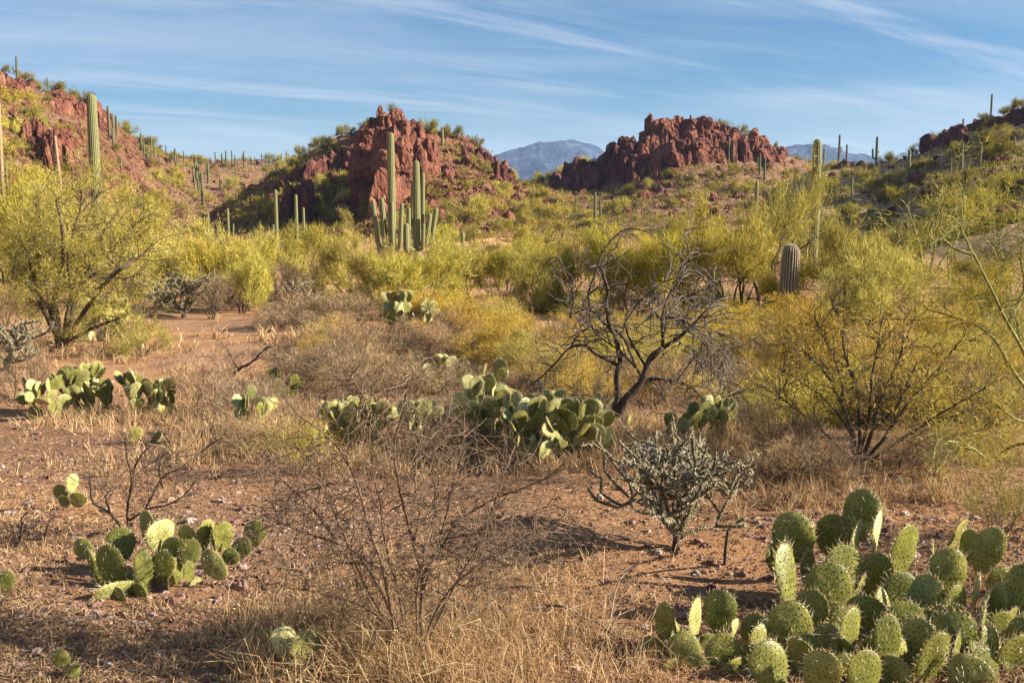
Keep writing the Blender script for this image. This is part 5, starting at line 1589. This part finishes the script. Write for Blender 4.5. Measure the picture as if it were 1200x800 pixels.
# ---------------------------------------------------------------- mid ground brush
LOWB = [
 ('golden_bush', 'golden orange bush below the barrel shaped cactus', 'low', 0, 'gold', 'bark', 938, 345, 452, 150),
 ('golden_bush', 'golden orange bush right of the one under the barrel shaped cactus', 'low', 1, 'gold', 'bark', 1030, 378, 470, 140),
 ('golden_bush', 'yellow bush right of the broad slender stemmed shrub', 'low', 2, 'pv', 'bark', 1120, 425, 520, 130),
 ('golden_bush', 'yellow green bush at the right edge under the leaning palo verde', 'low', 3, 'pvgreen', 'bark', 1190, 400, 470, 120),
 ('golden_bush', 'yellow brush left behind the dead mesquite', 'low', 4, 'pv', 'bark', 632, 385, 452, 110),
 ('golden_bush', 'golden brush between the middle prickly pear and the dead mesquite', 'low', 0, 'gold', 'bark', 668, 400, 470, 90),
 ('golden_bush', 'golden brush around the dead mesquite foot', 'low', 1, 'gold', 'bark', 690, 420, 492, 80),
 ('golden_bush', 'yellow brush seen through the dead mesquite branches', 'low', 2, 'pv', 'bark', 745, 360, 430, 110),
 ('golden_bush', 'yellow brush right of the dead mesquite crown', 'low', 3, 'gold', 'bark', 850, 360, 430, 100),
 ('golden_bush', 'amber bush in the middle flat behind the white edged prickly pear', 'low', 4, 'gold', 'bark', 560, 345, 402, 110),
 ('golden_bush', 'amber bush right of the white edged prickly pear', 'low', 0, 'gold', 'bark', 590, 368, 428, 120),
 ('golden_bush', 'small yellow bush beside the pale prickly pear under the left palo verde', 'low', 1, 'pv', 'bark', 165, 368, 418, 70),
 ('golden_bush', 'yellow thin leaved bush behind the left central prickly pear', 'twig', 2, 'pv', 'redbark', 355, 486, 558, 90),
 ('twig_bush', 'purple grey twig bush right of the pale spiny prickly pear', 'twig', 0, 'drytwig', 'redbark', 240, 408, 492, 90),
 ('twig_bush', 'tangled purple twig bush before the dark crooked branch', 'twig', 1, 'drytwig', 'redbark', 292, 425, 498, 80),
 ('twig_bush', 'dense mauve twig brush in the very middle of the flat', 'twig', 2, 'drytwig', 'redbark', 420, 400, 468, 120),
 ('twig_bush', 'mauve twig brush above the central prickly pears', 'twig', 3, 'drytwig', 'redbark', 505, 412, 470, 110),
 ('twig_bush', 'tall mauve twig brush between the two central prickly pear clumps', 'twig', 4, 'drytwig', 'redbark', 512, 480, 545, 60),
 ('twig_bush', 'grey brown brush left of the row of small white pads', 'twig', 0, 'drytwig', 'redbark', 355, 405, 455, 90),
 ('twig_bush', 'grey twig mound at the edge of the pinkish flat', 'twig', 1, 'drytwig', 'bark', 330, 350, 384, 70),
 ('twig_bush', 'dark twig mound below yellow bushes, left of the pinkish flat', 'twig', 2, 'drytwig', 'bark', 248, 318, 374, 60),
 ('twig_bush', 'dark rounded twig bush under the slim saguaro trio', 'twig', 3, 'drytwig', 'bark', 348, 298, 350, 60),
 ('twig_bush', 'brown twig bush at the left edge behind the dark cholla', 'twig', 4, 'drytwig', 'bark', 18, 398, 470, 90),
 ('twig_bush', 'dark reddish bush cut by the left edge, above the dark cholla', 'twig', 2, 'drytwig', 'bark', 6, 334, 384, 50),
 ('twig_bush', 'grey brush below the broad slender stemmed shrub', 'twig', 0, 'drytwig', 'redbark', 920, 470, 552, 110),
 ('twig_bush', 'dry brush under the left side of the broad shrub', 'twig', 1, 'drytwig', 'redbark', 960, 500, 574, 100),
 ('twig_bush', 'brown brush below the right end of the broad shrub', 'twig', 2, 'drytwig', 'redbark', 1090, 500, 560, 110),
 ('twig_bush', 'dark brush at the right edge above the big prickly pear', 'twig', 3, 'olive', 'redbark', 1170, 540, 628, 120),
 ('twig_bush', 'thin grey brush around the middle prickly pear base', 'twig', 4, 'drytwig', 'redbark', 590, 470, 505, 60),
 ('twig_bush', 'grey brush at the left foot of the dead mesquite', 'twig', 0, 'drytwig', 'greybark', 700, 440, 506, 70),
 ('twig_bush', 'thin grey brush right of the prickly pear under the dead tree', 'twig', 1, 'drytwig', 'redbark', 880, 455, 520, 70),
]
for nm, lab, kind, v, leaf, bk, cx, top, base, w in LOWB:
    put(nm, lab, 'bush', kind, v, leaf, bk, cx, top, base, w)
GMid = 'low dry brush scattered over the middle flat'
rng = np.random.default_rng(12)
n = 0
while n < 270:
    px = rng.uniform(-20, 1220); py = rng.uniform(352, 505)
    # the open soil patches stay open
    if px < 335 and 368 < py < 460 and not (px < 60 and py < 400): 
        if rng.random() < .95: continue
    if px < 260 and py > 425: continue
    if 260 < px < 720 and py > 462: continue
    if px < 560 and rng.random() < .25: continue
    if 720 < px < 900 and py > 480: continue
    g = ground(px, py)
    h_ = rng.uniform(.22, .58) * (1.25 if py < 390 else 1)
    c = rng.random()
    if px > 560: kind, leaf = ('low', 'gold') if c < .5 else (('low', 'pv') if c < .72 else ('twig', 'drytwig'))
    else: kind, leaf = ('low', 'gold') if c < .10 else (('low', 'straw') if c < .30 else ('twig', 'drytwig'))
    bush('low_brush', 'low dry brush mound on the middle flat', 'bush', kind, int(rng.integers(5)), leaf, 'redbark', g, h_ * rng.uniform(1.6, 2.8), h_, GMid)
    n += 1

GT = 'low thin twig brush between the central prickly pears'
rng = np.random.default_rng(18)
for i in range(44):
    px, py = (rng.uniform(215, 720), rng.uniform(462, 535)) if i < 34 else (rng.uniform(860, 1200), rng.uniform(480, 570))
    g = ground(px, py)
    h_ = rng.uniform(.14, .34)
    bush('twig_bush', 'low thin brown twig brush among the central cacti and dry grass', 'bush', 'twig', int(rng.integers(5)), 'drytwig' if rng.random() < .7 else 'straw', 'redbark', g, h_ * rng.uniform(1.6, 2.8), h_, GT)

# ================================================================ ground detail
def patch_noise(x, y, f, seed):
    return fbm(p2(x, y, f), seed, 3)
def scatter_px(rng, n, x0, x1, y0, y1):
    """points on the ground, even over the picture area"""
    px = rng.uniform(x0, x1, n); py = rng.uniform(y0, y1, n)
    d = np.stack([(px - CX) / F, cp + sp * (CY - py) / F, -sp + cp * (CY - py) / F], 1)
    t = np.full(n, 3.0)
    zt = np.zeros(n)
    for _ in range(14):
        t = (zt - CAMZ) / np.minimum(d[:, 2], -1e-3)
        t = np.clip(t, 1, 80)
        zt = surf(d[:, 0] * t, d[:, 1] * t)
    X, Y = d[:, 0] * t, d[:, 1] * t
    return px, py, np.stack([X, Y, surf(X, Y)], 1)

def grass():
    rng = np.random.default_rng(201)
    mb = MB()
    def sow(n, x0, x1, y0, y1, hmin, hmax, wd, dens=None, lean=.22, droop=.5, clump=14, m=0):
        px, py, P = scatter_px(rng, n, x0, x1, y0, y1)
        if dens is not None:
            k = rng.random(n) < dens(px, py, P); P, px, py = P[k], px[k], py[k]
        c = len(P)
        P = np.repeat(P, clump, 0) + rng.normal(size=(c * clump, 3)) * [.022, .022, 0]
        tilt = np.repeat(rng.normal(size=(c, 3)) * [.15, .15, 0], clump, 0)
        D = tilt + rng.normal(size=(c * clump, 3)) * [lean, lean, .05] + [0, 0, 1]
        L = rng.uniform(hmin, hmax, len(P)) * np.repeat(rng.uniform(.5, 1.2, c), clump)
        mb.bent(P, D, L, wd * (1 + P[:, 1] * .06), rng, droop, m)
    nz = lambda f, s_, a, b: (lambda px, py, P: np.clip((patch_noise(P[:, 0], P[:, 1], f, s_) - a) / (b - a), 0, 1))
    # tall golden tuft belt round the central bare shrub
    def belt(px, py, P):
        return np.exp(-(((px - 500) / 150) ** 2 + ((py - 775) / 75) ** 2)) * 1.1
    sow(1500, 230, 760, 640, 830, .08, .34, .0022, belt, clump=8, lean=.42, droop=.8)
    sow(1000, 330, 800, 600, 830, .06, .20, .0022, lambda px, py, P: .75 * np.exp(-(((px - 560) / 190) ** 2 + ((py - 740) / 90) ** 2)), clump=9, lean=.6, droop=.9)
    # short cured grass everywhere in patches
    sow(4200, -20, 1220, 480, 830, .02, .085, .0026, lambda px, py, P: .08 + .85 * nz(.8, 41, -.05, .55)(px, py, P), lean=.6, droop=.9, clump=12)
    sow(3000, -20, 1220, 395, 560, .05, .24, .0036, lambda px, py, P: np.where((px < 330) & (py > 500), .08, .12 + .8 * nz(.5, 43, -.1, .4)(px, py, P)), clump=12, lean=.35)
    sow(1500, 200, 740, 425, 545, .06, .22, .0034, nz(.7, 45, -.3, .3), clump=12, lean=.4)
    # skirts round the cacti at left and centre
    for cx, cy, rx, ry in ((140, 492, 100, 14), (470, 540, 130, 16), (640, 535, 90, 16), (820, 520, 90, 20), (960, 575, 130, 24), (350, 760, 60, 30), (720, 500, 60, 16), (300, 500, 60, 16)):
        sow(420, cx - rx * 1.3, cx + rx * 1.3, cy - ry * 1.4, cy + ry * 1.4, .05, .22, .003, lambda px, py, P, a=cx, b=cy, c=rx, d=ry: np.exp(-(((px - a) / c) ** 2 + ((py - b) / d) ** 2)), clump=14, lean=.4)
    sow(1800, -20, 1220, 345, 420, .08, .32, .008, lambda px, py, P: np.where((px > 180) & (px < 300) & (py > 365), .06, .7), clump=12, lean=.4)
    tag(link('dry_grass', mb.mesh('dry_grass', [MAT['straw']])), kind='stuff')
grass()

def gravel():
    rng = np.random.default_rng(203)
    mb = MB()
    base = [CHUNKS_LOW[i] for i in range(8)]
    px, py, P = scatter_px(rng, 30000, -20, 1220, 385, 830)
    den = .35 + .65 * np.clip(patch_noise(P[:, 0], P[:, 1], .9, 47) + .5, 0, 1)
    k = rng.random(len(P)) < den
    P = P[k]
    sz = np.minimum(.0040 * (rng.pareto(2.4, len(P)) + 1), .020) * (1 + P[:, 1] * .06)
    for b in range(8):
        idx = np.where(rng.integers(0, 8, len(P)) == b)[0]
        V, Q = base[b]
        a = rng.uniform(0, 6.28, len(idx)); c, s_ = np.cos(a)[:, None], np.sin(a)[:, None]
        S = sz[idx][:, None, None] * rng.uniform(.6, 1.3, (len(idx), 1, 3)) * [1, 1, .7]
        W_ = V[None] * S
        W_ = np.stack([W_[..., 0] * c - W_[..., 1] * s_, W_[..., 0] * s_ + W_[..., 1] * c, W_[..., 2]], -1) + (P[idx] + [0, 0, .001])[:, None]
        F4 = (np.arange(len(idx))[:, None, None] * len(V) + Q[None]).reshape(-1, 4)
        h = len(idx) // 4
        nf = len(Q)
        mb.add(W_.reshape(-1, 3), None, F4, 0)
        mb.M4[-1][: h * nf] = 1
    tag(link('gravel', mb.mesh('gravel', [MAT['stone'], MAT['stone2']])), kind='stuff')
gravel()

def litter():
    """fallen twigs, leaf scraps and straw lying on the soil"""
    rng = np.random.default_rng(207)
    mb = MB()
    px, py, P = scatter_px(rng, 150000, -20, 1220, 420, 830)
    den = .18 + .82 * np.clip(patch_noise(P[:, 0], P[:, 1], 1.1, 53) * 1.3 + .45, 0, 1)
    den = np.where((px < 330) & (py < 600) & (py > 495), den * .45, den)
    P = P[rng.random(len(P)) < den]
    n = len(P)
    D = rng.normal(size=(n, 3)); D[:, 2] = np.abs(D[:, 2]) * .16
    L = rng.uniform(.008, .034, n) * (1 + P[:, 1] * .05)
    big = rng.random(n) < .05
    L[big] *= 2.6
    mb.strands(P + [0, 0, .004] + rng.random((n, 1)) * [0, 0, .008], D, L, rng.uniform(.0016, .0045, n) * (1 + P[:, 1] * .08), rng)
    tag(link('leaf_litter', mb.mesh('leaf_litter', [MAT['litter']])), kind='stuff')
litter()

rng = np.random.default_rng(209)
ROCKME = []
for i in range(6):
    mb = MB(); V, Q = CHUNKS[i]; mb.add(V * [.5, .5, .36], None, Q)
    ROCKME.append((mb.mesh('stone', [MAT['stone']], False), mb.mesh('stone', [MAT['stone2']], False)))
def stone(px, py, wpx, label, pale=False, group=None):
    g = ground(px, py); w = wpx * pxm(g) * .62
    o = link('stone', ROCKME[int(rng.integers(6))][int(pale)], None, g + [0, 0, w * .10], (rng.normal() * .2, rng.normal() * .2, rng.uniform(0, 6.28)), (w, w * rng.uniform(.7, 1), w * rng.uniform(.6, .9)))
    return tag(o, label, 'stone', group)
stone(190, 715, 14, 'pale pinkish stone on soil right of the lower left prickly pear', True)
stone(168, 732, 16, 'pink flat stone below the lower left prickly pear', True)
stone(285, 688, 30, 'flat pinkish stone slab on soil near the golden grass edge')
stone(1068, 586, 13, 'dark red stone on soil below the broad slender stemmed shrub')
stone(50, 540, 14, 'dark reddish stone on the orange soil at left')
stone(318, 650, 9, 'small dark stone right of the lower left prickly pear fan')
stone(740, 612, 22, 'flat brown stone left of the staghorn cholla')
stone(262, 588, 22, 'pale broken stone on orange soil by the thin black shrub', True)
stone(278, 578, 16, 'second pale broken stone beside the thin black shrub', True)
stone(684, 532, 10, 'small pink stone right of the middle prickly pear', True)
for k in range(95):
    px, py = rng.uniform(0, 1200), rng.uniform(500, 795)
    if px > 740 and py > 690: continue
    stone(px, py, rng.uniform(4, 10) * (py / 700), 'small reddish stone lying on the near soil', rng.random() < .25, 'small stones on the near soil')
# pale stones scattered over the pinkish flat
for k in range(34):
    px, py = rng.uniform(205, 345), rng.uniform(372, 400)
    stone(px, py, rng.uniform(2.5, 6), 'small whitish stone on the pinkish bare flat', True, 'whitish stones on the bare flat')
